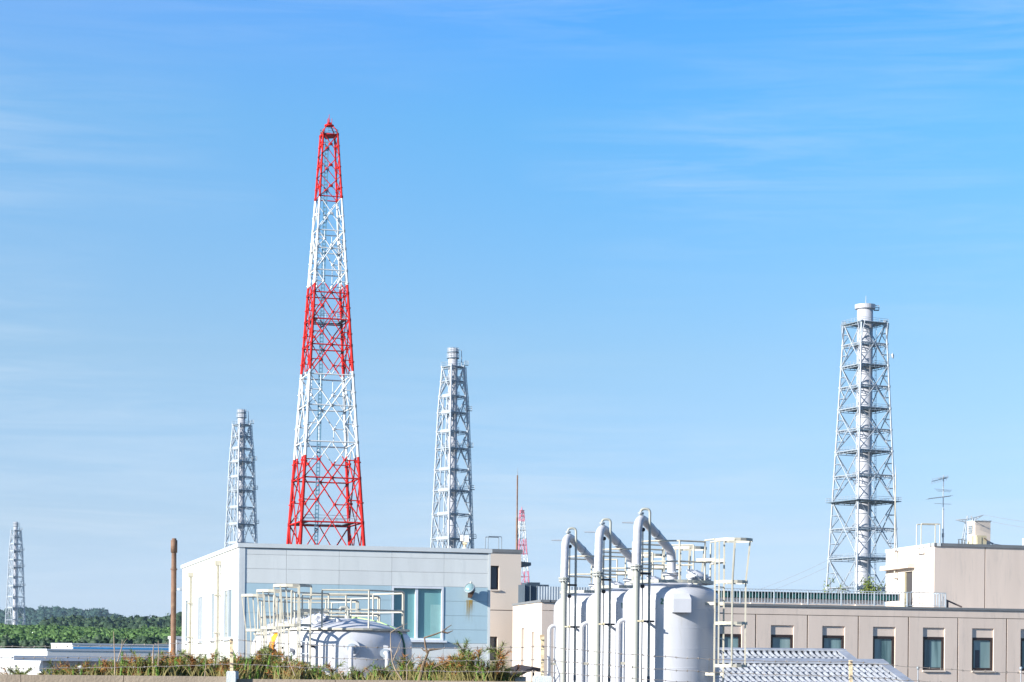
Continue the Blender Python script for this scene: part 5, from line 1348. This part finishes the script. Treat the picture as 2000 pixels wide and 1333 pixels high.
def left_tank(loc, label, orange=False, detail=True):
    Dref = 55.3; z = lambda y: ZP(679, y, Dref); s = Dref / F
    th = thing('wide_tank', label, 'tank', (loc[0], loc[1], 0), 0, 'wide white domed tanks with roof railings')
    Rr = 125 * s
    shell, prof = domed_tank(th, Rr, z(1262), z(1208), M_tank)
    # boss rings and elbow outlets facing the viewer
    if detail:
        for x, y in ((696, 1266), (757, 1275)):
            dx = (x - 679) * s; yy = -math.sqrt(Rr * Rr - dx * dx); zz = z(y) - .02
            mb = MB(); mb.cyl((dx, yy + .1, zz), (dx, yy - .035, zz), .20, 28); bo = mb.obj('boss_plate', M_tank, th)
            mb = MB(); mb.cyl((dx, yy - .0, zz), (dx, yy - .10, zz), .115, 20); mb.obj('flange', M_galvd, bo)
            mb = MB(); mb.tube(fillet([(dx, yy, zz), (dx + (.08 if x > 700 else 0), yy - .26, zz), (dx + (.08 if x > 700 else 0), yy - .26, 0)], .12, 7), .058, 14); mb.obj('outlet_pipe', M_tank, th)
    # guard rail
    ring_rail(th, Rr * .93, z(1231), z(1157), 8, .022, M_cage, skip=(4,), off=.42, base=z(1231.5))
    # gooseneck vent
    mb = MB(); zt_ = z(1186.5); mb.cyl((0, 0, z(1211)), (0, 0, z(1203)), .09, 16); mb.tube(fillet([(0, 0, z(1205)), (0, 0, zt_), (-.2, 0, zt_), (-.2, 0, z(1194))], .06, 5), .035, 10); mb.obj('gooseneck_vent', M_pipeg, th)
    # open manhole
    mb = MB(); c = Vector((-.95, -.55, z(1224))); mb.cyl(c - Vector((0, 0, .25)), c, .30, 28); mh = mb.obj('manhole', M_tank, th)
    n = Vector((-.35, -.45, 1)).normalized(); c2 = c + Vector((.06, .0, .10)); mb = MB(); mb.cyl(c2, c2 + n * .04, .40, 28); mb.cyl(c2 + n * .04, c2 + n * .09, .25, 24, r2=.18); mb.obj('manhole_lid', M_tank, mh)
    u = n.orthogonal().normalized(); v = n.cross(u)
    for k in range(14):
        a = k * .449; p = c2 + (u * math.cos(a) + v * math.sin(a)) * .35; mb = MB(); mb.cyl(p - n * .08, p + n * .10, .02, 6); mb.obj('bolt', M_galvd, mh)
    mb = MB(); mb.cyl((-.55, -.2, z(1222)), (-.55, -.2, z(1205)), .07, 14); mb.cyl((-.55, -.2, z(1206)), (-.55, -.2, z(1204)), .11, 14); mb.cyl((-.3, -.75, z(1226)), (-.18, -.80, z(1211)), .08, 14); mb.obj('nozzle', M_tank, th)
    # hose over the dome
    if detail:
        hp = [(-.05, .3, z(1207)), (.35, .05, z(1209)), (.85, -.3, z(1217)), (1.25, -.55, z(1230)), (1.42, -.75, z(1240)), (1.50, -.74, z(1262)), (1.50, -.76, z(1290)), (1.50, -.76, .2)]
        mb = MB(); mb.tube(fillet([(p[0], p[1], p[2] + .01) for p in hp[:5]], .1, 4), .022, 8); mb.obj('hose', M_hose, th)
        mb = MB(); mb.tube(fillet(hp[4:], .1, 4), .026, 8); mb.obj('hose', M_hosed, th)
    if orange:
        mb = MB(); V = []; a0, a1 = R(204), R(216); n_ = 8
        pr = [(r + .012, zz) for r, zz in prof if zz > .05][0:8]; pr = [(Rr + .012, .3)] + pr
        for r, zz in pr:
            for i in range(n_ + 1): a = a0 + (a1 - a0) * i / n_; V.append((r * math.cos(a), r * math.sin(a), zz))
        mb.add(V, [(j * (n_ + 1) + i, j * (n_ + 1) + i + 1, (j + 1) * (n_ + 1) + i + 1, (j + 1) * (n_ + 1) + i) for j in range(len(pr) - 1) for i in range(n_)], 0, True); mb.obj('orange_band', M_orange, th)
    for a, y in ((R(218), 1272), (R(212), 1286)):
        p = Vector((Rr * math.cos(a), Rr * math.sin(a), z(y))); q = Vector((math.cos(a), math.sin(a), 0))
        mb = MB(); mb.cyl(p - q * .05, p + q * .12, .05, 12); mb.cyl(p + q * .12, p + q * .15, .08, 12); mb.obj('side_valve', M_valve if orange else M_tank, th)
    # ladder and cage at front left
    nr = Vector((-.55, -.835, 0)); c = nr * (Rr + .14)
    lo = cage_ladder(th, c, nr, .1, z(1152), .40, [(z(1151.5), 1.22), (z(1225.5), 1.02), (z(1297), 1.0)], .78)
    for y in (1195, 1265, 1313):
        for sg in (-1, 1):
            t = Vector((-nr.y, nr.x, 0)) * sg * .2; a = c + t + Vector((0, 0, z(y))); mb = MB(); mb.bar(a, a - nr * (.22 if y > 1240 else .5), .03, .06); mb.obj('ladder_bracket', M_black if y > 1200 else M_cage, lo)
    return th
def painted_mark(th_loc_parent, strokes):
    # dark stencilled numeral on the shell, standing in the pipe's shade
    mb = MB(); Rr = 1.146; zc = ZP(1310, 1178, 50.6)
    for (u0, v0), (u1, v1) in strokes:
        P = []
        for u, v in ((u0, v0), (u1, v1)):
            a = math.radians(-105) + u / Rr; P.append(Vector((Rr * math.cos(a), Rr * math.sin(a), zc + v)))
        mb.bar(P[0], P[1], .022, .022)
    mb.obj('painted_mark', M_hosed, th_loc_parent)
ONE = [((0, -.06), (0, .06)), ((0, .06), (-.018, .04))]
TWO = [((-.028, .045), (0, .06)), ((0, .06), (.028, .035)), ((.028, .035), (-.028, -.055)), ((-.028, -.055), (.032, -.055))]
painted_mark(tC, TWO)
for q_ in TALL: painted_mark(q_, ONE)
cL = at(679, 1312, 55.3); cL3 = at(602, 1312, 55.3 * 158.5 / 140)
stepL = (Vector((cL3.x, cL3.y, 0)) - Vector((cL.x, cL.y, 0))) / 2
left_tank((cL.x, cL.y), 'nearest wide white domed tank, with elbow pipes and a green hose')
t2 = left_tank((cL.x + stepL.x, cL.y + stepL.y), 'middle wide white tank with an orange painted band on its left side', orange=True, detail=False)
t3 = left_tank((cL.x + stepL.x * 2, cL.y + stepL.y * 2), 'farthest wide white domed tank, leftmost of the three in front of the pale building', detail=False)

# ================================================================ rusty vent pole
def rusty_pole():
    D = 88.0; P = at(338, 1290, D); th = thing('rusty_vent_pole', 'tall rusty brown vent pipe with a wider cap, left of the pale building', 'pole', (P.x, P.y, 0)); s = D / F
    z = lambda y: ZP(338, y, D); r = 5.2 * s
    mb = MB(); mb.cyl((0, 0, 0), (0, 0, z(1112)), r * 1.05, 18, r2=r); mb.obj('shaft', M_rust, th)
    mb = MB(); mb.cyl((0, 0, z(1112)), (0, 0, z(1080)), r * .98, 18, r2=r * .92); mb.obj('shaft', M_rust, th)
    mb = MB(); mb.cyl((0, 0, z(1113.5)), (0, 0, z(1111)), r * 1.3, 18); mb.obj('collar', M_rust, th)
    mb = MB(); mb.lathe([(r * .9, 0), (r * 1.25, 0), (r * 1.25, z(1056) - z(1080)), (r * .85, z(1055) - z(1080)), (r * .85, z(1052) - z(1080)), (0, z(1052) - z(1080))], (0, 0, z(1080)), 18); mb.obj('cap', M_rust, th)
    mb = MB(); mb.bar((r * .8, 0, z(1151.5)), (24 * s, -.1, z(1151)), .07, .09); mb.bar((12 * s, -.1, z(1150)), (24 * s, -.1, z(1149)), .03, .12); mb.obj('wall_bracket', M_galvd, th)
rusty_pole()

# ================================================================ far low white buildings
LA = .42
def low_buildings():
    def lowb(name, label, D, xl, xc, xr, yt_c, yt_l, mats, extra=None, ybot=None, depth=10):
        f = Frame(xc, D, LA); z1 = f.front(xc, yt_c)[1]; w = f.front(xr, 1270)[0]
        a_, _ = ray(xl, 1270); sd = Vector((-math.sin(1.12), math.cos(1.12), 0)); t = (a_ * f.o.y - f.o.x) / (sd.x - a_ * sd.y)
        if t <= 0 or t > 60: print('LOWB', name, xl, t); t = 14
        ls = Matrix.Rotation(-LA, 3, 'Z') @ sd; q = ls * t
        th = thing(name, label, 'building', f.o, LA)
        mb = MB(); mb.prism([(0, 0), (w, 0), (w + q.x, q.y), (q.x, q.y)], 0, z1 - .15); mb.obj('wall', mats[0], th)
        mb = MB(); mb.prism([(-.06, -.06), (w + .06, -.06), (w + q.x, q.y), (q.x - .06, q.y)], z1 - .148, z1); mb.obj('roof', mats[1], th)
        if extra: extra(th, f, w, z1, q)
        return th
    def stripe(th, f, w, z1, q):
        mb = MB(); mb.box(0.1, w, -.04, -.003, f.front(141, 1267.5)[1], f.front(141, 1264)[1]); mb.obj('blue_stripe', M_bluestripe, th)
    lowb('low_white_building', 'far white flat building with a blue stripe along its front, at lower left', 230, 100, 141, 500, 1256.5, 1257, (M_farwhite, M_fargrey), stripe)
    lowb('low_white_building', 'long white flat building just below and left of the blue striped one', 195, -60, 92, 420, 1267.5, 1272, (M_farwhite, M_fargrey))
    def eave(th, f, w, z1, q):
        mb = MB(); a = f.front(42, 1290)[0]; zb = f.front(84, 1291)[1]; mb.prism([(-2.2, -.9), (w, -.9), (w, 0), (-2.2, 0)], zb, zb + .35); mb.obj('eave_slab', M_fargrey, th)
        for x0, x1 in ((123, 135), (160, 178)):
            xa, xb = f.front(x0, 1300)[0], f.front(x1, 1300)[0]; z0, z1_ = f.front(x0, 1309)[1], f.front(x0, 1299)[1]
            mb = MB(); mb.box(xa, xb, -.05, -.003, z0, z1_); wo = mb.obj('window', M_wframe, th)
            mb = MB(); mb.box(xa + .08, xb - .08, -.06, -.052, z0 + .08, z1_ - .08); mb.obj('pane', M_dglass, wo)
    lowb('low_white_building', 'nearest low white building with a grey eave slab, behind the weeds at bottom left', 150, -90, 84, 300, 1284, 1288, (M_farwhite, M_fargrey), eave)
    # annex between the pole and the pale building
    lowb('white_annex', 'small white annex showing between the rusty pole and the pale building', 110, 330, 344, 420, 1243, 1243, (M_farwhite, M_farwhite))
    # globe lamp and small posts
    D = 120; P = at(157, 1300, D); th = thing('globe_lamp', 'white globe lamp on a short post in front of the low white building', 'lamp', (P.x, P.y, 0)); s = D / F; r = 7 * s
    mb = MB(); mb.lathe([(r * math.sin(a), -r * math.cos(a) * .85) for a in [max(1e-3, i * math.pi / 12) for i in range(13)]], (0, 0, ZP(157, 1306, D)), 20); mb.obj('globe', M_farwhite, th)
    mb = MB(); mb.cyl((0, 0, 0), (0, 0, ZP(157, 1311, D)), .07, 8); mb.obj('post', M_galv, th)
    for px, y, lab in ((20, 1300, 'dark square marker post at the bottom left corner'), (31, 1300, 'dark post with a round head beside the square marker post'), (45, 1302, 'thin dark stake in front of the white gable')):
        P = at(px, y, 60); th = thing('marker_post', lab, 'post', (P.x, P.y, 0)); s = 60 / F
        mb = MB(); mb.bar((0, 0, 0), (0, 0, P.z), 1.6 * s if px < 25 else .9 * s); mb.obj('post', M_coping, th)
        if px == 31: mb = MB(); mb.cyl((0, -.02, P.z - .02), (0, .03, P.z - .02), 2.6 * s, 12); mb.bar((-5 * s, 0, P.z - 12 * s), (5 * s, 0, P.z - 9 * s), .02); mb.obj('head', M_coping, th)
low_buildings()

# ================================================================ fence and wall in front
WD = 24.0
def front_wall():
    zl = at(220, 1319.7, WD).z; zr = at(750, 1329, WD).z
    xa, xb, xc, xd = at(-160, 1320, WD).x, at(442, 1320, WD).x, at(462, 1320, WD).x, at(1040, 1320, WD).x
    xe, xf = at(1079, 1320, WD).x, at(1500, 1320, WD).x
    th = thing('concrete_wall', 'weathered brown concrete wall along the bottom left edge', 'wall', (xa, WD, 0))
    n = 3
    for i in range(n):
        a = (xb - xa) * i / n; b = (xb - xa) * (i + 1) / n
        mb = MB(); mb.box(a + .003, b - .003, 0, .16, 0, zl); mb.obj('wall_section', M_conc, th)
    th = thing('concrete_wall', 'lower stretch of concrete wall below the pine branches at bottom centre', 'wall', (xc, WD + .02, 0))
    for i in range(n):
        a = (xd - xc) * i / n; b = (xd - xc) * (i + 1) / n
        mb = MB(); mb.box(a + .003, b - .003, 0, .16, 0, zr); mb.obj('wall_section', M_conc, th)
    th = thing('concrete_wall', 'lowest stretch of concrete wall just under the frame at bottom right', 'wall', (xe, WD + .02, 0))
    mb = MB(); mb.box(0, 5.5, 0, .16, 0, at(1300, 1340, WD).z); mb.obj('wall_section', M_conc, th)
    for px, w, yt, lab in ((452, 9, 1311, 'pale square concrete block ending the left wall'), (1059, 18.5, 1320.5, 'wide pale concrete block under the middle fence post')):
        P = at(px, yt, WD - .05); s = WD / F; mb = MB(); mb.box(-w * s, w * s, -.04, .24, 0, P.z - .01); mb.box(-w * s + .008, w * s - .008, -.032, .232, P.z - .01, P.z)
        o = mb.obj('concrete_block', M_concb); o.location = (P.x, P.y, 0); tag(o, lab, 'block')
    # fence posts and barbed strands
    ft = thing('barbed_wire_fence', 'three strands of barbed wire on rusty cream posts across the foreground', 'fence', (0, WD + .08, 0))
    posts = []
    for px, yt, ys in ((-170, 1258, (1259, 1281, 1303)), (455, 1247, (1250, 1275.5, 1297)), (1063, 1249, (1263, 1289, 1312)), (1665, 1290, (1293, 1321, 1345)), (2290, 1315, (1318, 1345, 1370))):
        P = at(px, yt, WD + .08); posts.append([at(px, y, WD + .03) for y in ys])
        mb = MB(); lean = .02 if px != 1063 else .0; w = .034; b = P.z
        x = P.x
        mb.bar((x - w / 2 + lean, 0, .9), (x - w / 2, 0, b), w, .008); mb.bar((x - w + lean, .02, .9), (x - w, .02, b), .008, w)
        po = mb.obj('post', M_postm, ft)
        for y in ys:
            z = ZP(px, y, WD + .08); m2 = MB(); m2.cyl((x - w / 2, -.03, z), (x - w / 2, .03, z), .012, 8); m2.obj('clip', M_groove, po)
        if px == 1063:
            m2 = MB(); m2.box(x - .05, x + .0, -.03, .03, b - .005, b + .05); m2.obj('cap', M_postm, po)
    for k in range(3):
        for a, b in zip(posts[:-1], posts[1:]):
            A, B = a[k] - Vector((0, WD + .08, 0)), b[k] - Vector((0, WD + .08, 0)); mb = MB(); out = []
            L_ = (B - A).length; n = 60
            sag = .05
            for i in range(n + 1):
                t = i / n; out.append(A.lerp(B, t) + Vector((0, 0, -sag * 4 * t * (1 - t) * (1 - k * .2) + .004 * math.sin(i * 1.1 + k))))
            mb.tube(out, .0032, 5)
            m = int(L_ / .12)
            for i in range(1, m):
                t = i / m * n; j = int(t); p = out[j].lerp(out[min(j + 1, n)], t - j)
                for w in range(2):
                    d = Vector((rnd.uniform(-.5, .5), rnd.uniform(-1, 1), rnd.uniform(-1, 1))).normalized() * .016
                    mb.bar(p - d, p + d, .0045)
                mb.cyl(p - Vector((.007, 0, 0)), p + Vector((.007, 0, 0)), .0065, 5)
            mb.obj('wire_strand', M_wire, ft)
front_wall()

# ================================================================ foreground pines, shoots and twigs
PD = 25.6
def needles_on(path, r0, r1, n, ln, wid, ang, V, Fa, t0=0.0):
    """needles along a path: thin pointed blades leaning forward"""
    P = np.array([tuple(p) for p in path]); m = len(P)
    for _ in range(n):
        t = t0 + (1 - t0) * rnd.random(); i = min(int(t * (m - 1)), m - 2); f_ = t * (m - 1) - i
        p = P[i] * (1 - f_) + P[i + 1] * f_; d = P[i + 1] - P[i]; d = d / (np.linalg.norm(d) + 1e-9)
        o = nrs.randn(3); o -= d * o.dot(d); o /= np.linalg.norm(o) + 1e-9
        a = ang * rnd.uniform(.6, 1.35); v = d * math.cos(a) + o * math.sin(a) - np.array([0, 0, .10]); l = ln * rnd.uniform(.6, 1.15)
        sdv = np.cross(v, nrs.randn(3)); sdv /= np.linalg.norm(sdv) + 1e-9; r = r0 + (r1 - r0) * t
        b = p + o * r; V += [b - sdv * wid / 2, b + sdv * wid / 2, b + v * l]; Fa.append([len(V) - 3, len(V) - 2, len(V) - 1])

def shoot_mesh(h, seed):
    V = []; Fa = []
    lean = rnd.uniform(-.12, .12); path = [Vector((lean * h * (i / 5) ** 2, 0, h * i / 5)) for i in range(6)]
    mb = MB(); mb.tube(path, .011, 6, radii=[.012, .014, .013, .011, .008, .003])
    needles_on(path, .010, .006, 130, .035, .006, R(28), V, Fa)
    o = len(mb.v); mb.v += [tuple(v) for v in V]; mb.f += [tuple(i + o for i in f) for f in Fa]; mb.m += [0] * len(Fa); mb.sm += [False] * len(Fa)
    me = bpy.data.meshes.new('pine_shoot'); me.from_pydata(mb.v, [], mb.f); me.materials.append(M_shoot); me.update(); return me
SHOOTS = [shoot_mesh(h, k) for k, h in enumerate((.26, .32, .38, .30))]

def blades(n, w, h0, h1, V, Fa, dp=.5):
    for _ in range(n):
        x = rnd.uniform(-w, w); y = rnd.uniform(-dp, dp); h = rnd.uniform(h0, h1); lx, ly = rnd.gauss(0, .38) * h, rnd.gauss(0, .3) * h; q = rnd.uniform(.004, .008)
        V += [(x - q, y, 0), (x + q, y, 0), (x + lx * .4 + q * .7, y + ly * .4, h * .6), (x + lx * .4 - q * .7, y + ly * .4, h * .6)]; b = len(V) - 4
        V += [(x + lx, y + ly, h)]; Fa += [[b, b + 1, b + 2], [b, b + 2, b + 3], [b + 3, b + 2, b + 4]]

def pine_shrub(px, ytop, wpx, label, n_br=8, dead=.45, shoots=8, yb=1322, lean=0.0, D=None, spread=1.0, dry=60):
    ytop = ytop - 2; D = D or PD + rnd.uniform(-.5, .7); s = D / F; base = at(px, yb, D); zb = 1.49
    th = thing('pine_shrub', label, 'shrub', (base.x, D, zb)); H = ZP(px, ytop, D) - zb; W = wpx * s / 2
    bm = MB(); V = []; Fa = []; V2 = []; F2 = []
    for k in range(n_br):
        w = (k + .5) / n_br * 2 - 1 + rnd.uniform(-.15, .15); h = H * (1 - .45 * abs(w) ** 1.5) * rnd.uniform(.62, 1.0)
        e = Vector((w * W * spread + lean * h, rnd.uniform(-.3, .3), h)); st = Vector((w * W * .45, rnd.uniform(-.1, .1), 0))
        path = [st.lerp(e, t) + Vector((rnd.uniform(-.025, .025), 0, -.10 * h * math.sin(math.pi * t) * abs(w))) for t in [i / 6 for i in range(7)]]
        r = .014 + .006 * rnd.random(); bm.tube(path, r, 6, radii=[r * (1 - .8 * i / 6) for i in range(7)])
        isd = rnd.random() < dead
        tgt = (V2, F2) if isd else (V, Fa)
        needles_on(path, .008, .004, int(165 * h / .4), .095, .006, R(48), *tgt, t0=.15)
        for j in range(4):
            t = rnd.uniform(.3, .9); p = st.lerp(e, t); e2 = p + Vector((rnd.uniform(-.16, .16), rnd.uniform(-.12, .12), rnd.uniform(.03, .16)))
            pp = [p, p.lerp(e2, .5) + Vector((0, 0, .01)), e2]; bm.tube(pp, .006, 5, radii=[.008, .006, .003])
            tg = (V2, F2) if rnd.random() < dead else (V, Fa); needles_on(pp, .005, .003, 52, .085, .006, R(50), *tg)
    bm.obj('branches', M_bark, th)['kind'] = 'stuff'
    # undergrowth at the foot
    U = []; FU = []; blades(int((dry + wpx * 1.2) * .95), W * 1.1, .08, min(H * .9, .34), U, FU)
    if V: o = fast_mesh('green_needles', np.array(V), np.array(Fa), M_needle); o.parent = th; stuff(o)
    if V2: o = fast_mesh('dead_needles', np.array(V2), np.array(F2), M_deadn); o.parent = th; stuff(o)
    if U: o = fast_mesh('dry_blades', np.array(U), np.array(FU), M_dry); o.parent = th; stuff(o)
    for k in range(shoots):
        o = bpy.data.objects.new('fresh_shoot', SHOOTS[k % 4]); SC.collection.objects.link(o); o.parent = th
        x = rnd.uniform(-W, W); sc = rnd.uniform(.55, 1.0) * min(1.25, H / .36)
        o.location = (x, rnd.uniform(-.35, .1), max(0, rnd.uniform(-.02, .10) * H)); o.scale = (1, 1, sc); o.rotation_euler = (rnd.uniform(-.1, .1), rnd.uniform(-.22, .22), rnd.uniform(0, 6))
    return th
shr = [
 (30, 1314, 60, 'low sprouting tuft at the far left end of the concrete wall', 4, .3, 3),
 (120, 1302, 70, 'small pine tuft with green shoots in front of the near low white building', 5, .4, 6),
 (178, 1296, 60, 'rust tipped pine tuft right of the globe lamp', 5, .7, 4),
 (226, 1284, 60, 'pine shrub around the tall bare stalk, left of the rusty pole', 7, .5, 6),
 (262, 1283, 56, 'green pine shrub with orange tips in front of the blue striped building', 6, .35, 8),
 (300, 1278, 56, 'dense pine shrub just left of the foot of the rusty pole', 8, .4, 9),
 (336, 1272, 52, 'tallest rusty pine shrub covering the foot of the rusty pole', 8, .5, 9),
 (374, 1274, 54, 'pine shrub below the left corner of the pale building', 8, .5, 8),
 (414, 1279, 50, 'pine shrub with tall green shoots below the side wall windows', 8, .35, 12),
 (442, 1285, 44, 'small pine shrub just left of the first fence post', 6, .4, 6),
 (478, 1276, 50, 'bushy pine right of the first fence post under the building corner', 9, .5, 6),
 (520, 1252, 60, 'spiky tall pine shrub at the left edge of the wide tanks', 9, .35, 8),
 (562, 1284, 54, 'low pine shrub in front of the orange banded tank', 7, .45, 8),
 (606, 1302, 50, 'low shoots in front of the first tank ladder', 4, .2, 9),
 (648, 1306, 48, 'stubby shoots in front of the first wide tank', 3, .2, 8),
 (704, 1308, 50, 'stubby green shoots below the first elbow pipe', 3, .1, 10),
 (750, 1302, 50, 'green shoots below the second elbow pipe', 4, .25, 11),
 (800, 1288, 60, 'pine shrub at the right edge of the nearest wide tank', 7, .4, 10),
 (846, 1292, 56, 'brown pine shrub under the bare forked branch', 6, .55, 6),
 (884, 1276, 60, 'orange brown pine shrub under the floodlight', 7, .7, 5),
 (918, 1296, 46, 'low rust brown pine tuft near the corner of the pale building', 6, .8, 3),
]
for i, (px, yt, w, lab, nb, dd, sh) in enumerate(shr): pine_shrub(px, yt, w, lab, nb, dd, sh)
pine_shrub(905, 1240, 80, 'tall leaning pine branch rising against the white base of the pale building', 6, .35, 2, lean=.22, spread=.75, D=25.0, dry=10)
pine_shrub(955, 1266, 34, 'bright green pine spray right of the corner of the pale building', 5, .05, 5, lean=.25, D=25.1, dry=5)
pine_shrub(985, 1304, 40, 'green needle clump hanging over the black tar roof', 4, .3, 1, lean=.1, D=25.3, dry=5)

def twig(pts_px, label, r=.008, branches=(), D=25.0, name='bare_branch', mat_=None):
    P = [at(x, y, D) for x, y in pts_px]; o = P[0]; th = thing(name, label, 'branch', (o.x, o.y, o.z))
    mb = MB(); Q = [p - o for p in P]; n = len(Q); mb.tube(Q, r, 7, radii=[r * (1 - .7 * i / (n - 1)) for i in range(n)]); mb.obj('stem', mat_ or M_twig, th)
    for b in branches:
        B = [at(x, y, D) - o for x, y in b]; mb = MB(); k = len(B); mb.tube(B, r * .5, 6, radii=[r * .55 * (1 - .75 * i / (k - 1)) for i in range(k)]); mb.obj('side_twig', mat_ or M_twig, th)
twig([(820, 1331), (826, 1300), (832, 1285), (839, 1268)], 'thick dark forked branch in front of the pale building below the window', .026,
     [[(834, 1276), (831, 1262), (829, 1246), (848, 1240), (864, 1234), (874, 1226), (882, 1221)], [(864, 1234), (874, 1237), (885, 1232)], [(838, 1270), (850, 1269), (863, 1268)], [(836, 1272), (828, 1271), (822, 1265)], [(824, 1315), (845, 1305), (868, 1296), (880, 1290)]], mat_=M_bark)
twig([(786, 1330), (772, 1308), (766, 1292), (763, 1262), (763, 1236)], 'pale thin curved twig in front of the right side of the nearest wide tank', .012, [[(767, 1292), (776, 1270), (784, 1248)], [(770, 1282), (780, 1268)], [(763, 1236), (775, 1228), (796, 1218)]])
twig([(794, 1331), (795, 1316), (795, 1298)], 'short pale upright twig right of the green hose', .010, [[(795, 1300), (804, 1286), (806, 1276)], [(805, 1296), (813, 1292), (822, 1288)]])
twig([(224, 1325), (225, 1300), (223, 1262), (222, 1234)], 'tall thin bare stalk rising against the green slope, left part', .010, [[(225, 1292), (222, 1285)]])
twig([(230, 1292), (237, 1268), (239, 1250)], 'slender leaning stalk just right of the tallest bare stalk', .008, [[(237, 1268), (243, 1254), (249, 1247)]])
twig([(299, 1296), (299, 1276), (300, 1260)], 'thick green stalk between the bare stalks and the rusty pole', .012)
twig([(309, 1300), (310, 1275), (309, 1252)], 'brown dead stalk close left of the rusty pole', .009, [[(310, 1275), (309.5, 1262)]])
twig([(400, 1322), (402, 1300), (400, 1279)], 'thin brown stalk below the side windows of the pale building', .007)
twig([(576, 1320), (568, 1300), (560, 1280)], 'thin arching bare twig in front of the orange band', .007, [[(566, 1295), (574, 1288)]])
twig([(672, 1330), (664, 1314), (659, 1305)], 'small forked twig at the foot of the nearest wide tank', .007, [[(668, 1322), (676, 1312), (690, 1300)]])
twig([(868, 1328), (876, 1312)], 'short slanting dead stick under the orange brown pine', .008)
twig([(808, 1290), (806, 1282), (810, 1276)], 'curly dark twig beside the tank edge', .006, [[(810, 1294), (818, 1298), (826, 1290)]], mat_=M_bark)
